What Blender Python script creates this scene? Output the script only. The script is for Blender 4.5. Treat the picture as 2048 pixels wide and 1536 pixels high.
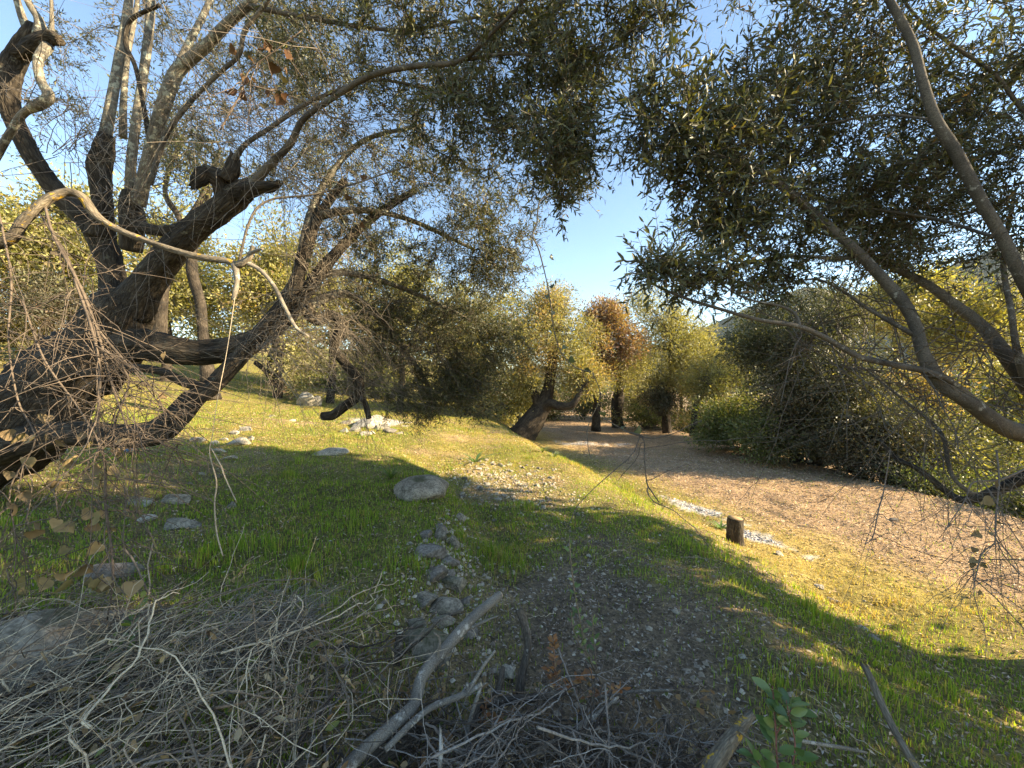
import bpy, math, random
import numpy as np
from mathutils import Vector

# ------------------------------------------------------------------ camera, sky, sun, exposure
scene = bpy.context.scene
for o in list(bpy.data.objects):
    bpy.data.objects.remove(o)
COL = scene.collection
EYE = 1.5
F = 770.0                      # focal length in photo pixels (photo 2048 wide)
cam_d = bpy.data.cameras.new("camera"); cam = bpy.data.objects.new("camera", cam_d); COL.objects.link(cam)
cam.location = (0, 0, EYE); cam.rotation_euler = (math.radians(90), 0, 0)
cam_d.sensor_width = 36.0; cam_d.lens = 36.0 * F / 2048.0
cam_d.clip_start = 0.05; cam_d.clip_end = 20000
scene.camera = cam

SUN_AZ, SUN_EL = math.radians(97), math.radians(23)
sdir = Vector((math.cos(SUN_EL) * math.sin(SUN_AZ), math.cos(SUN_EL) * math.cos(SUN_AZ), math.sin(SUN_EL)))
world = bpy.data.worlds.new("World"); scene.world = world; world.use_nodes = True
wn = world.node_tree.nodes; wl = world.node_tree.links
sky = wn.new("ShaderNodeTexSky"); sky.sky_type = 'NISHITA'; sky.sun_disc = False
sky.sun_elevation = SUN_EL; sky.sun_rotation = SUN_AZ
sky.air_density = 1.0; sky.dust_density = 0.05; sky.ozone_density = 2.6
bg = wn["Background"]; bg.inputs[1].default_value = 0.11
wl.new(sky.outputs[0], bg.inputs[0])
sun_d = bpy.data.lights.new("sun", 'SUN'); sun_d.energy = 5.0; sun_d.angle = math.radians(0.5)
sun_d.color = (1.0, 0.85, 0.63)
sun = bpy.data.objects.new("sun", sun_d); COL.objects.link(sun)
sun.location = (20, 0, 20); sun.rotation_euler = (-sdir).to_track_quat('-Z', 'Y').to_euler()
vs = scene.view_settings
vs.view_transform = 'Standard'; vs.look = 'None'; vs.exposure = 1.9
vs.use_white_balance = True; vs.white_balance_temperature = 7200; vs.white_balance_tint = 8; vs.gamma = 1.0; vs.use_curve_mapping = False
scene.render.engine = 'CYCLES'
scene.cycles.use_denoising = True
scene.cycles.max_bounces = 6; scene.cycles.diffuse_bounces = 3; scene.cycles.transmission_bounces = 4
scene.cycles.transparent_max_bounces = 4; scene.cycles.caustics_reflective = False; scene.cycles.caustics_refractive = False

rng = np.random.default_rng(7)
PI = math.pi

# ------------------------------------------------------------------ numeric helpers
def hash3(i, j, k, seed):
    n = (i.astype(np.int64) * 374761393 + j.astype(np.int64) * 668265263 + k.astype(np.int64) * 2147483647 + seed * 1274126177) & 0xFFFFFFFF
    n = ((n ^ (n >> 13)) * 1274126177) & 0xFFFFFFFF
    n = ((n ^ (n >> 16)) * 2246822519) & 0xFFFFFFFF
    return ((n ^ (n >> 15)) & 0xFFFFFF) / float(0xFFFFFF)

def vnoise(p, seed=0):
    p = np.asarray(p, float); i = np.floor(p).astype(np.int64); f = p - i; f = f * f * (3 - 2 * f)
    r = 0
    for a in (0, 1):
        wa = f[..., 0] if a else 1 - f[..., 0]
        for b in (0, 1):
            wb = f[..., 1] if b else 1 - f[..., 1]
            for c in (0, 1):
                wc = f[..., 2] if c else 1 - f[..., 2]
                r = r + wa * wb * wc * hash3(i[..., 0] + a, i[..., 1] + b, i[..., 2] + c, seed)
    return r * 2 - 1

def fbm(p, oct=4, seed=0):
    p = np.asarray(p, float); s = 0; a = 1.0; t = 0
    for o in range(oct):
        s = s + a * vnoise(p * 2 ** o, seed + o * 17); t += a; a *= 0.5
    return s / t

def n2(x, y, sc, seed=0, oct=3):
    return fbm(np.stack([np.asarray(x) * sc, np.asarray(y) * sc, np.zeros_like(np.asarray(x, float)) + seed * 3.7], -1), oct, seed)

def ss(a, b, x):
    t = np.clip((x - a) / (b - a), 0, 1); return t * t * (3 - 2 * t)

def nrm(v):
    v = np.asarray(v, float); return v / np.maximum(np.linalg.norm(v, axis=-1, keepdims=True), 1e-9)

def P(u, v, d):
    return np.array([(u - 1024) / F * d, d, EYE + (768 - v) / F * d])

def PR(u, v, d, w):
    """radius of a round limb whose picture width is w (a wide lens widens round things off axis)"""
    return w / 2 / F * d * (1 + ((u - 1024) ** 2 + (v - 768) ** 2) / F ** 2) ** -0.42

# ------------------------------------------------------------------ terrain
def xl0(y): return np.interp(y, [0, 3.6, 4.3, 5.2, 7, 10], [-0.42, -0.48, -0.66, -1.05, -2.4, -4])
def xl1(y): return np.interp(y, [0, 4.3, 5.5, 7.1, 11, 18, 40], [2.55, 2.5, 2.0, 1.45, 0.5, -0.8, -4])
def xl2(y): return np.interp(y, [0, 5.5, 10.8, 15, 30], [7.2, 7.3, 7.5, 7.3, 6.5])

def height(x, y, fine=True):
    x = np.asarray(x, float); y = np.asarray(y, float)
    up = -1.17 + 0.065 * np.clip(-0.5 - x, 0, 1e9) + 0.11 * np.clip(-7 - x, 0, 18)
    mid = -1.44 - 0.06 * np.clip(x, -6, 3) - 0.0 * y
    mid = np.where(x < -0.5, np.minimum(mid, up + 0.0), mid)
    low = -1.98 - 0.012 * (x - 2.5)
    wob = 0.12 * n2(x, y, 0.9, 3, 2)
    a0 = ss(-0.24, 0.24, x - xl0(y) + wob)
    amp0 = np.interp(y, [0, 4.5, 7, 9], [0.75, 0.75, 0.3, 0])
    h = up * (1 - a0) + (mid * amp0 + (up - 0.03 * np.clip(x + 2, 0, 4)) * (1 - amp0)) * a0
    a1 = ss(-0.95, 0.8, x - xl1(y) + wob * 2.2)
    h = h * (1 - a1) + low * a1
    a2 = ss(0.0, 1.6, x - xl2(y) + wob)
    below = -3.1 - 0.10 * np.clip(x - 8, 0, 60)
    h = h * (1 - a2) + below * a2
    # hillside rising at the back left, valley at the right
    h = h + 0.055 * np.clip(y - 16, 0, 60) * ss(2, -14, x) + 0.012 * np.clip(y - 18, 0, 80) * ss(10, 0, x)
    h = h + 0.10 * n2(x, y, 0.16, 5, 2) * ss(3, 12, np.hypot(x, y))
    if fine:
        h = h + 0.055 * n2(x, y, 1.5, 9, 3) + 0.022 * n2(x, y, 5, 11, 2)
    return h + EYE

def G(u, v):
    dx, dz = (u - 1024) / F, (768 - v) / F
    d = np.concatenate([np.arange(0.8, 12, 0.01), np.arange(12, 80, 0.05)])
    hh = height(dx * d, d); z = EYE + dz * d
    k = np.nonzero(z <= hh)[0]
    k = k[0] if len(k) else len(d) - 1
    return np.array([dx * d[k], d[k], hh[k]])

def gz(x, y): return float(height(np.array([x]), np.array([y]))[0])

# ash patches: centre, radii, rotation
_a1, _a2, _a3, _a4, _a5 = G(1165, 888), G(1247, 889), G(1395, 1018), G(1505, 1075), G(750, 842)
ASH = [(_a1, 0.62, 0.28, 0), (_a2, 0.32, 0.14, 0), (_a3, 0.16, 0.55, 0.5), (_a4, 0.13, 0.42, 0.35), (_a5, 0.75, 0.5, 0), (G(690, 785), 0.9, 0.4, 0)]

def zones(x, y):
    """weights: grass, straw, tan litter, dark dirt, ash"""
    x = np.asarray(x, float); y = np.asarray(y, float)
    d1 = x - xl1(y); d0 = x - xl0(y)
    nA = n2(x, y, 0.8, 21, 3); nB = n2(x, y, 2.2, 22, 3); nC = n2(x, y, 5.0, 23, 2); nD = n2(x, y, 14.0, 24, 2)
    upper = ss(0.15, -0.15, d0 + 0.1 * nB)
    lower = ss(-0.15, 0.35, d1 + 0.25 * nB)
    midw = (1 - upper) * (1 - lower)
    grass_u = np.clip(0.85 + 0.7 * nA + 0.4 * nB, 0.15, 1)
    far = ss(4.6, 6.2, y)
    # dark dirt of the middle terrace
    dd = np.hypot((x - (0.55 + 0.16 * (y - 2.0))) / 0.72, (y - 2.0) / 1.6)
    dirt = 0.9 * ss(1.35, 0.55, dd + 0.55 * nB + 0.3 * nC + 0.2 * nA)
    grass_m = np.clip(0.68 + 0.8 * nA + 0.5 * nB + 0.35 * ss(1.2, 2.0, x) * ss(4.0, 2.5, y), 0.05, 1)
    straw_m = far * np.clip(0.45 + 0.6 * nB, 0, 1)
    # lower terrace
    green_l = ss(2.3, 0.2, d1 + 0.5 * nA) * ss(5.0, 6.5, y) * ss(12, 9, y)
    moss = ss(2.6, 0.6, d1 + 0.8 * nB) * ss(4.6, 3.2, y)
    straw_l = ss(2.4, 0.7, d1 + 0.7 * nB) * ss(2.5, 3.6, y)
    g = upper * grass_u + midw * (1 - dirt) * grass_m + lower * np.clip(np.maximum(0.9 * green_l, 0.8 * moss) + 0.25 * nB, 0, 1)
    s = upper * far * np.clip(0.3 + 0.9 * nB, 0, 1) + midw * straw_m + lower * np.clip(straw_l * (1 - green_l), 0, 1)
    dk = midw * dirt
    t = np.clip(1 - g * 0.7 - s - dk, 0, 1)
    ash = np.zeros_like(x)
    for c, rx, ry, rot in ASH:
        ca, sa = math.cos(rot), math.sin(rot)
        ax = ((x - c[0]) * ca + (y - c[1]) * sa) / rx; ay = (-(x - c[0]) * sa + (y - c[1]) * ca) / ry
        ash = np.maximum(ash, ss(1.4, 0.75, np.hypot(ax, ay) + 0.8 * nC + 0.5 * nB + 0.5 * nD))
    k = 1 - ash
    return g * k, s * k, t * k, dk * k, ash

# ------------------------------------------------------------------ mesh helpers
def make_mesh(name, verts, faces, attrs=None, smooth=True, mat=None):
    """faces: list of int arrays (n, k)"""
    me = bpy.data.meshes.new(name)
    verts = np.asarray(verts, np.float32)
    me.vertices.add(len(verts)); me.vertices.foreach_set("co", verts.ravel())
    faces = [np.asarray(f, np.int32) for f in faces if len(f)]
    nl = sum(f.size for f in faces); npoly = sum(len(f) for f in faces)
    me.loops.add(nl); me.polygons.add(npoly)
    me.loops.foreach_set("vertex_index", np.concatenate([f.ravel() for f in faces]))
    tot = np.concatenate([np.full(len(f), f.shape[1], np.int32) for f in faces])
    st = np.concatenate([[0], np.cumsum(tot)[:-1]]).astype(np.int32)
    me.polygons.foreach_set("loop_start", st); me.polygons.foreach_set("loop_total", tot)
    me.polygons.foreach_set("use_smooth", np.full(npoly, smooth, bool))
    for k, (typ, arr) in (attrs or {}).items():
        a = me.attributes.new(k, typ, 'POINT'); arr = np.asarray(arr, np.float32)
        a.data.foreach_set("color" if typ == 'FLOAT_COLOR' else ("vector" if typ == 'FLOAT_VECTOR' else "value"), arr.ravel())
    me.update(); me.validate(clean_customdata=False)
    if mat: me.materials.append(mat)
    return me

def obj(name, me, parent=None, loc=(0, 0, 0)):
    o = bpy.data.objects.new(name, me); COL.objects.link(o)
    if parent is not None:
        o.parent = parent
        o.location = (-parent.location) if me is not None and me.get("world_space", 1) else loc
    return o

def tag(o, label=None, cat=None, group=None, kind=None):
    if label: o["label"] = label
    if cat: o["category"] = cat
    if group: o["group"] = group
    if kind: o["kind"] = kind
    return o

def thing(name, loc, label, cat, group=None):
    o = bpy.data.objects.new(name, None); COL.objects.link(o)
    o.location = Vector([float(a) for a in loc]); o.empty_display_size = 0.2
    return tag(o, label, cat, group)

class MB:
    """collects geometry in world coordinates"""
    def __init__(s): s.v = []; s.f = {}; s.a = []; s.c = []; s.n = 0
    def add(s, v, faces, tuv=None, col=None):
        v = np.asarray(v, float).reshape(-1, 3)
        for f in faces:
            f = np.asarray(f, np.int64)
            if len(f): s.f.setdefault(f.shape[1], []).append(f + s.n)
        s.v.append(v); s.n += len(v)
        s.a.append(np.zeros_like(v) if tuv is None else tuv)
        c = np.ones((len(v), 4)) * 0.5 if col is None else np.asarray(col, float)
        if c.ndim == 1: c = np.tile(c, (len(v), 1))
        if c.shape[1] == 3: c = np.concatenate([c, np.ones((len(c), 1))], 1)
        s.c.append(c)
    def build(s, name, mat, parent=None, smooth=True):
        if s.n == 0: return None
        me = make_mesh(name, np.concatenate(s.v), [np.concatenate(f) for f in s.f.values()],
                       {"tuv": ('FLOAT_VECTOR', np.concatenate(s.a)), "lc": ('FLOAT_COLOR', np.concatenate(s.c))}, smooth, mat)
        return obj(name, me, parent)

def catmull(pts, n):
    pts = np.asarray(pts, float)
    if len(pts) < 3:
        t = np.linspace(0, 1, n * (len(pts) - 1) + 1)[:, None]; return pts[0] * (1 - t) + pts[-1] * t
    q = np.concatenate([[2 * pts[0] - pts[1]], pts, [2 * pts[-1] - pts[-2]]]); out = []
    t = np.linspace(0, 1, n, endpoint=False)[:, None]
    for i in range(len(pts) - 1):
        a, b, c, d = q[i:i + 4]
        out.append(0.5 * ((2 * b) + (-a + c) * t + (2 * a - 5 * b + 4 * c - d) * t ** 2 + (-a + 3 * b - 3 * c + d) * t ** 3))
    out.append(pts[-1:]); return np.concatenate(out)

def frames(p):
    t = nrm(np.gradient(p, axis=0)); n = np.zeros_like(t)
    up = np.array([0, 0, 1.0]) if abs(t[0][2]) < 0.9 else np.array([1.0, 0, 0])
    n0 = nrm(np.cross(t[0], up)); n[0] = n0
    for i in range(1, len(p)):
        a = n[i - 1] - t[i] * np.dot(n[i - 1], t[i]); n[i] = nrm(a)
    return t, n, np.cross(t, n)

def tube(mb, pts, rad, seg=8, sub=6, knob=0.0, knob_sc=6.0, seed=0, cap=True, col=None, jag=0.0):
    """pts (k,3), rad (k). gnarled tube with noise"""
    pr = catmull(np.concatenate([np.asarray(pts, float), np.asarray(rad, float)[:, None] @ np.ones((1, 1))], 1), sub)
    p, r = pr[:, :3], np.maximum(pr[:, 3], 0.0004)
    t, n, b = frames(p)
    L = np.concatenate([[0], np.cumsum(np.linalg.norm(np.diff(p, axis=0), axis=1))])
    a = np.linspace(0, 2 * PI, seg, endpoint=False)
    ca, sa = np.cos(a)[None, :, None], np.sin(a)[None, :, None]
    dirv = n[:, None, :] * ca + b[:, None, :] * sa
    rr = np.repeat(r[:, None], seg, 1)
    tuv = np.stack([np.cos(a)[None, :] * rr, np.sin(a)[None, :] * rr, np.repeat(L[:, None], seg, 1)], -1)
    if knob > 0:
        q = p[:, None, :] + dirv * rr[..., None]
        f = fbm(q * knob_sc, 3, seed) * 0.8 + 0.55 * vnoise(np.stack([np.cos(a)[None, :] * 2.2 + 0 * rr, np.sin(a)[None, :] * 2.2 + 0 * rr, L[:, None] * 2.0 + 0 * rr], -1), seed + 5)
        if seg >= 20: f = f + 0.35 * vnoise(np.stack([np.cos(a)[None, :] * 4.5 + 0 * rr, np.sin(a)[None, :] * 4.5 + 0 * rr, L[:, None] * 5.0 + 0 * rr], -1), seed + 9) + 0.3 * vnoise(q * 28, seed + 11)
        rr = rr * (1 + knob * f)
    v = p[:, None, :] + dirv * rr[..., None]
    m = len(p)
    if jag > 0:
        v[-1] += t[-1] * (rng.random((seg, 1)) * jag)
    idx = np.arange(m * seg).reshape(m, seg)
    A = idx[:-1]; B = np.roll(idx, -1, 1)[:-1]; C = np.roll(idx, -1, 1)[1:]; D = idx[1:]
    quads = np.stack([A, B, C, D], -1).reshape(-1, 4)
    vv = v.reshape(-1, 3); tv = tuv.reshape(-1, 3); faces = [quads]
    if cap:
        vv = np.concatenate([vv, p[:1], p[-1:] ]); tv = np.concatenate([tv, [[0, 0, 0]], [[0, 0, L[-1]]]])
        c0, c1 = m * seg, m * seg + 1
        k = np.arange(seg); k2 = (k + 1) % seg
        faces.append(np.concatenate([np.stack([np.full(seg, c0), k2, k], -1), np.stack([np.full(seg, c1), (m - 1) * seg + k, (m - 1) * seg + k2], -1)]))
    mb.add(vv, faces, tv, col)
    return p, r, t

def leaves(mb, pos, d, n, ln, wd, col, hexa=True, bend=0.12, split=None):
    if split is not None:                       # coarser leaves where they are far off
        far_ = np.hypot(pos[:, 0], pos[:, 1]) > split; ln = np.broadcast_to(ln, (len(pos),)); wd = np.broadcast_to(wd, (len(pos),))
        leaves(mb, pos[~far_], d[~far_], n[~far_], ln[~far_], wd[~far_], col[~far_], hexa, bend)
        leaves(mb, pos[far_], d[far_], n[far_], ln[far_], wd[far_] * (1.0 if hexa is True else 1.25), col[far_], False if hexa is True else 3, bend); return
    _leaves(mb, pos, d, n, ln, wd, col, hexa, bend)

def _leaves(mb, pos, d, n, ln, wd, col, hexa=True, bend=0.12):
    """batch of lanceolate leaves. pos,d,n (k,3); ln,wd (k); col (k,3)"""
    k = len(pos)
    if k == 0: return
    d = nrm(d); n = nrm(n - d * np.sum(n * d, -1, keepdims=True)); s = np.cross(d, n)
    ln = np.broadcast_to(ln, (k,))[:, None]; wd = np.broadcast_to(wd, (k,))[:, None]
    if hexa == 3 and hexa is not True:
        tab = [(0, 0.25, 0), (0.35, -0.5, 0), (1, 0.1, 0)]
    elif hexa:
        tab = [(0, 0, 0), (0.32, 0.5, 0.10), (0.72, 0.40, 0.02), (1, 0, 0), (0.72, -0.40, 0.02), (0.32, -0.5, 0.10)]
    else:
        tab = [(0, 0, 0), (0.45, 0.5, 0.12), (1, 0, 0), (0.45, -0.5, 0.12)]
    vs_ = [pos + d * ln * a + s * wd * b + n * (wd * c - ln * bend * a * a) for a, b, c in tab]
    v = np.stack(vs_, 1); m = len(tab)
    base = np.arange(k)[:, None] * m
    if hexa == 3 and hexa is not True: f = [base + np.array([[0, 1, 2]])]
    elif hexa: f = [np.concatenate([base + np.array([[0, 1, 2, 3]]), base + np.array([[0, 3, 4, 5]])])]
    else: f = [np.concatenate([base + np.array([[0, 1, 2]]), base + np.array([[0, 2, 3]])])]
    c = np.repeat(np.asarray(col, float)[:, None, :], m, 1).reshape(-1, 3)
    mb.add(v.reshape(-1, 3), f, None, c)

# ------------------------------------------------------------------ materials
def new_mat(name):
    m = bpy.data.materials.new(name); m.use_nodes = True
    nt = m.node_tree; return m, nt, nt.nodes, nt.links, nt.nodes["Principled BSDF"]

def ramp(N, stops):
    r = N.new("ShaderNodeValToRGB"); e = r.color_ramp.elements
    while len(e) < len(stops): e.new(0.5)
    for el, (p, c) in zip(e, stops): el.position = p; el.color = (*c, 1)
    return r

def noise_node(N, L, vec, scale, detail=4, rough=0.6):
    t = N.new("ShaderNodeTexNoise"); t.inputs["Scale"].default_value = scale
    t.inputs["Detail"].default_value = detail; t.inputs["Roughness"].default_value = rough
    if vec is not None: L.new(vec, t.inputs["Vector"])
    return t

def mixc(N, L, fac, a, b, mode='MIX'):
    m = N.new("ShaderNodeMix"); m.data_type = 'RGBA'; m.blend_type = mode
    for s, val in ((0, fac), (6, a), (7, b)):
        if isinstance(val, (int, float)): m.inputs[s].default_value = val
        elif isinstance(val, tuple): m.inputs[s].default_value = (*val, 1)
        else: L.new(val, m.inputs[s])
    return m.outputs[2]

def bark_mat(name, dark, light, lichen=None, lich_amt=0.5, furrow=1.0, bump=0.6, ring=False):
    m, nt, N, L, bs = new_mat(name)
    at = N.new("ShaderNodeAttribute"); at.attribute_name = "tuv"
    mp = N.new("ShaderNodeMapping"); mp.inputs["Scale"].default_value = (1, 1, 0.16 if not ring else 2.2)
    L.new(at.outputs["Vector"], mp.inputs["Vector"])
    n1 = noise_node(N, L, mp.outputs[0], 85 * furrow, 6, 0.7)
    vo = N.new("ShaderNodeTexVoronoi"); vo.feature = 'DISTANCE_TO_EDGE'; vo.inputs["Scale"].default_value = 95 * furrow
    mp2 = N.new("ShaderNodeMapping"); mp2.inputs["Scale"].default_value = (1, 1, 0.22 if not ring else 3)
    L.new(at.outputs["Vector"], mp2.inputs["Vector"]); L.new(mp2.outputs[0], vo.inputs["Vector"])
    geo = N.new("ShaderNodeNewGeometry")
    n3 = noise_node(N, L, geo.outputs["Position"], 5.0, 4, 0.6)
    r1 = ramp(N, [(0.3, dark), (0.7, light)]); L.new(n1.outputs[0], r1.inputs[0])
    rv = ramp(N, [(0.0, (0.35, 0.35, 0.35)), (0.25, (1, 1, 1))]); L.new(vo.outputs["Distance"], rv.inputs[0])
    c = mixc(N, L, 0.6, r1.outputs[0], rv.outputs[0], 'MULTIPLY')
    r3 = ramp(N, [(0.35, (0.55, 0.55, 0.55)), (0.65, (1.25, 1.22, 1.15))]); L.new(n3.outputs[0], r3.inputs[0])
    c = mixc(N, L, 1.0, c, r3.outputs[0], 'MULTIPLY')
    if lichen:
        n4 = noise_node(N, L, geo.outputs["Position"], 17, 5, 0.7)
        r4 = ramp(N, [(0.66 - 0.2 * lich_amt, (0, 0, 0)), (0.72 - 0.2 * lich_amt, (1, 1, 1))]); L.new(n4.outputs[0], r4.inputs[0])
        c = mixc(N, L, r4.outputs[0], c, lichen)
    L.new(c, bs.inputs["Base Color"]); bs.inputs["Roughness"].default_value = 0.9; bs.inputs["Specular IOR Level"].default_value = 0.2
    add = N.new("ShaderNodeMath"); add.operation = 'ADD'; L.new(n1.outputs[0], add.inputs[0]); L.new(rv.outputs[0], add.inputs[1])
    bp = N.new("ShaderNodeBump"); bp.inputs["Strength"].default_value = bump; bp.inputs["Distance"].default_value = 0.008
    L.new(add.outputs[0], bp.inputs["Height"]); L.new(bp.outputs[0], bs.inputs["Normal"])
    return m

def leaf_mat(name, under=(0.9, 0.95, 0.9), under_mix=0.35, trans=0.35, rough=0.5, spec=0.35):
    m, nt, N, L, bs = new_mat(name)
    at = N.new("ShaderNodeAttribute"); at.attribute_name = "lc"
    geo = N.new("ShaderNodeNewGeometry")
    mul = N.new("ShaderNodeMath"); mul.operation = 'MULTIPLY'; mul.inputs[1].default_value = under_mix
    L.new(geo.outputs["Backfacing"], mul.inputs[0])
    c = mixc(N, L, mul.outputs[0], at.outputs["Color"], tuple(x * 0.42 for x in under))
    L.new(c, bs.inputs["Base Color"]); bs.inputs["Roughness"].default_value = rough; bs.inputs["Specular IOR Level"].default_value = spec
    tr = N.new("ShaderNodeBsdfTranslucent")
    tc = mixc(N, L, 1.0, at.outputs["Color"], (1.5, 1.45, 0.55), 'MULTIPLY'); L.new(tc, tr.inputs[0])
    mx = N.new("ShaderNodeMixShader"); mx.inputs[0].default_value = trans
    L.new(bs.outputs[0], mx.inputs[1]); L.new(tr.outputs[0], mx.inputs[2]); L.new(mx.outputs[0], N["Material Output"].inputs[0])
    return m

def attr_mat(name, rough=0.85, spec=0.2, nscale=40, namp=0.35, bump=0.0):
    m, nt, N, L, bs = new_mat(name)
    at = N.new("ShaderNodeAttribute"); at.attribute_name = "lc"
    geo = N.new("ShaderNodeNewGeometry"); n1 = noise_node(N, L, geo.outputs["Position"], nscale, 4, 0.65)
    r = ramp(N, [(0.3, (1 - namp,) * 3), (0.7, (1 + namp,) * 3)]); L.new(n1.outputs[0], r.inputs[0])
    c = mixc(N, L, 1.0, at.outputs["Color"], r.outputs[0], 'MULTIPLY')
    L.new(c, bs.inputs["Base Color"]); bs.inputs["Roughness"].default_value = rough; bs.inputs["Specular IOR Level"].default_value = spec
    if bump:
        bp = N.new("ShaderNodeBump"); bp.inputs["Strength"].default_value = bump; bp.inputs["Distance"].default_value = 0.01
        L.new(n1.outputs[0], bp.inputs["Height"]); L.new(bp.outputs[0], bs.inputs["Normal"])
    return m

def rock_mat(name, lo, hi, moss=(0.07, 0.075, 0.03), moss_amt=0.35):
    m, nt, N, L, bs = new_mat(name)
    geo = N.new("ShaderNodeNewGeometry"); pos = geo.outputs["Position"]
    n1 = noise_node(N, L, pos, 9, 8, 0.7); n2_ = noise_node(N, L, pos, 70, 4, 0.6); n3 = noise_node(N, L, pos, 3.5, 4, 0.6)
    r1 = ramp(N, [(0.32, lo), (0.66, hi)]); L.new(n1.outputs[0], r1.inputs[0])
    r2 = ramp(N, [(0.35, (0.55, 0.55, 0.55)), (0.6, (1.15, 1.15, 1.15))]); L.new(n2_.outputs[0], r2.inputs[0])
    c = mixc(N, L, 1.0, r1.outputs[0], r2.outputs[0], 'MULTIPLY')
    r3 = ramp(N, [(0.62 - 0.25 * moss_amt, (0, 0, 0)), (0.75 - 0.25 * moss_amt, (1, 1, 1))]); L.new(n3.outputs[0], r3.inputs[0])
    mm = N.new("ShaderNodeMath"); mm.operation = 'MULTIPLY'; mm.inputs[1].default_value = 0.75; L.new(r3.outputs[0], mm.inputs[0])
    c = mixc(N, L, mm.outputs[0], c, moss)
    L.new(c, bs.inputs["Base Color"]); bs.inputs["Roughness"].default_value = 0.95; bs.inputs["Specular IOR Level"].default_value = 0.15
    ad = N.new("ShaderNodeMath"); ad.operation = 'ADD'; L.new(n1.outputs[0], ad.inputs[0]); L.new(n2_.outputs[0], ad.inputs[1])
    bp = N.new("ShaderNodeBump"); bp.inputs["Strength"].default_value = 0.6; bp.inputs["Distance"].default_value = 0.012
    L.new(ad.outputs[0], bp.inputs["Height"]); L.new(bp.outputs[0], bs.inputs["Normal"])
    return m

M_BARK_OLD = bark_mat("old_olive_bark", (0.018, 0.014, 0.010), (0.125, 0.102, 0.076), (0.13, 0.12, 0.085), 0.25, 0.6, 0.9)
M_BARK_YOUNG = bark_mat("young_olive_bark", (0.10, 0.085, 0.065), (0.30, 0.27, 0.215), (0.36, 0.35, 0.26), 0.6, 1.4, 0.35)
M_BARK_RIGHT = bark_mat("smooth_brown_bark", (0.07, 0.06, 0.048), (0.24, 0.21, 0.175), (0.34, 0.32, 0.27), 0.3, 1.6, 0.3, True)
M_LICHEN = bark_mat("lichen_bark", (0.11, 0.09, 0.065), (0.33, 0.28, 0.21), (0.55, 0.33, 0.03), 0.42, 1.3, 0.4)
M_DEAD = bark_mat("dead_grey_wood", (0.17, 0.148, 0.12), (0.47, 0.42, 0.345), (0.52, 0.48, 0.40), 0.5, 1.8, 0.4, True)
M_DEAD_DARK = bark_mat("dead_dark_wood", (0.06, 0.048, 0.036), (0.26, 0.215, 0.165), (0.34, 0.30, 0.24), 0.3, 1.6, 0.5)
M_FAR_BARK = bark_mat("far_bark", (0.025, 0.02, 0.015), (0.13, 0.105, 0.08), None, 0, 0.5, 0.8)
M_LEAF = leaf_mat("olive_leaf", (0.5, 0.52, 0.38), 0.45, 0.26)
M_LEAF_FAR = leaf_mat("olive_leaf_far", (0.7, 0.68, 0.42), 0.35, 0.36)
M_LEAF_GREEN = leaf_mat("glossy_leaf", (0.35, 0.5, 0.2), 0.3, 0.3, 0.3, 0.5)
M_GRASS = leaf_mat("grass_blade", (0.4, 0.5, 0.15), 0.1, 0.42, 0.6, 0.2)
M_DRY = leaf_mat("dry_leaf", (0.7, 0.55, 0.35), 0.2, 0.2, 0.8, 0.15)
M_LITTER = attr_mat("leaf_litter", 0.85, 0.15, 60, 0.25)
M_TWIG = attr_mat("twig", 0.85, 0.2, 90, 0.4)
M_ROCK = rock_mat("grey_limestone", (0.13, 0.108, 0.078), (0.44, 0.38, 0.285))
M_ROCK_PALE = rock_mat("pale_limestone", (0.24, 0.21, 0.16), (0.52, 0.465, 0.37), moss_amt=0.25)
M_ROCK_BROWN = rock_mat("earthy_limestone", (0.13, 0.105, 0.08), (0.33, 0.285, 0.23), moss_amt=0.2)
M_CUT = attr_mat("cut_wood", 0.8, 0.2, 80, 0.25)

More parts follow.
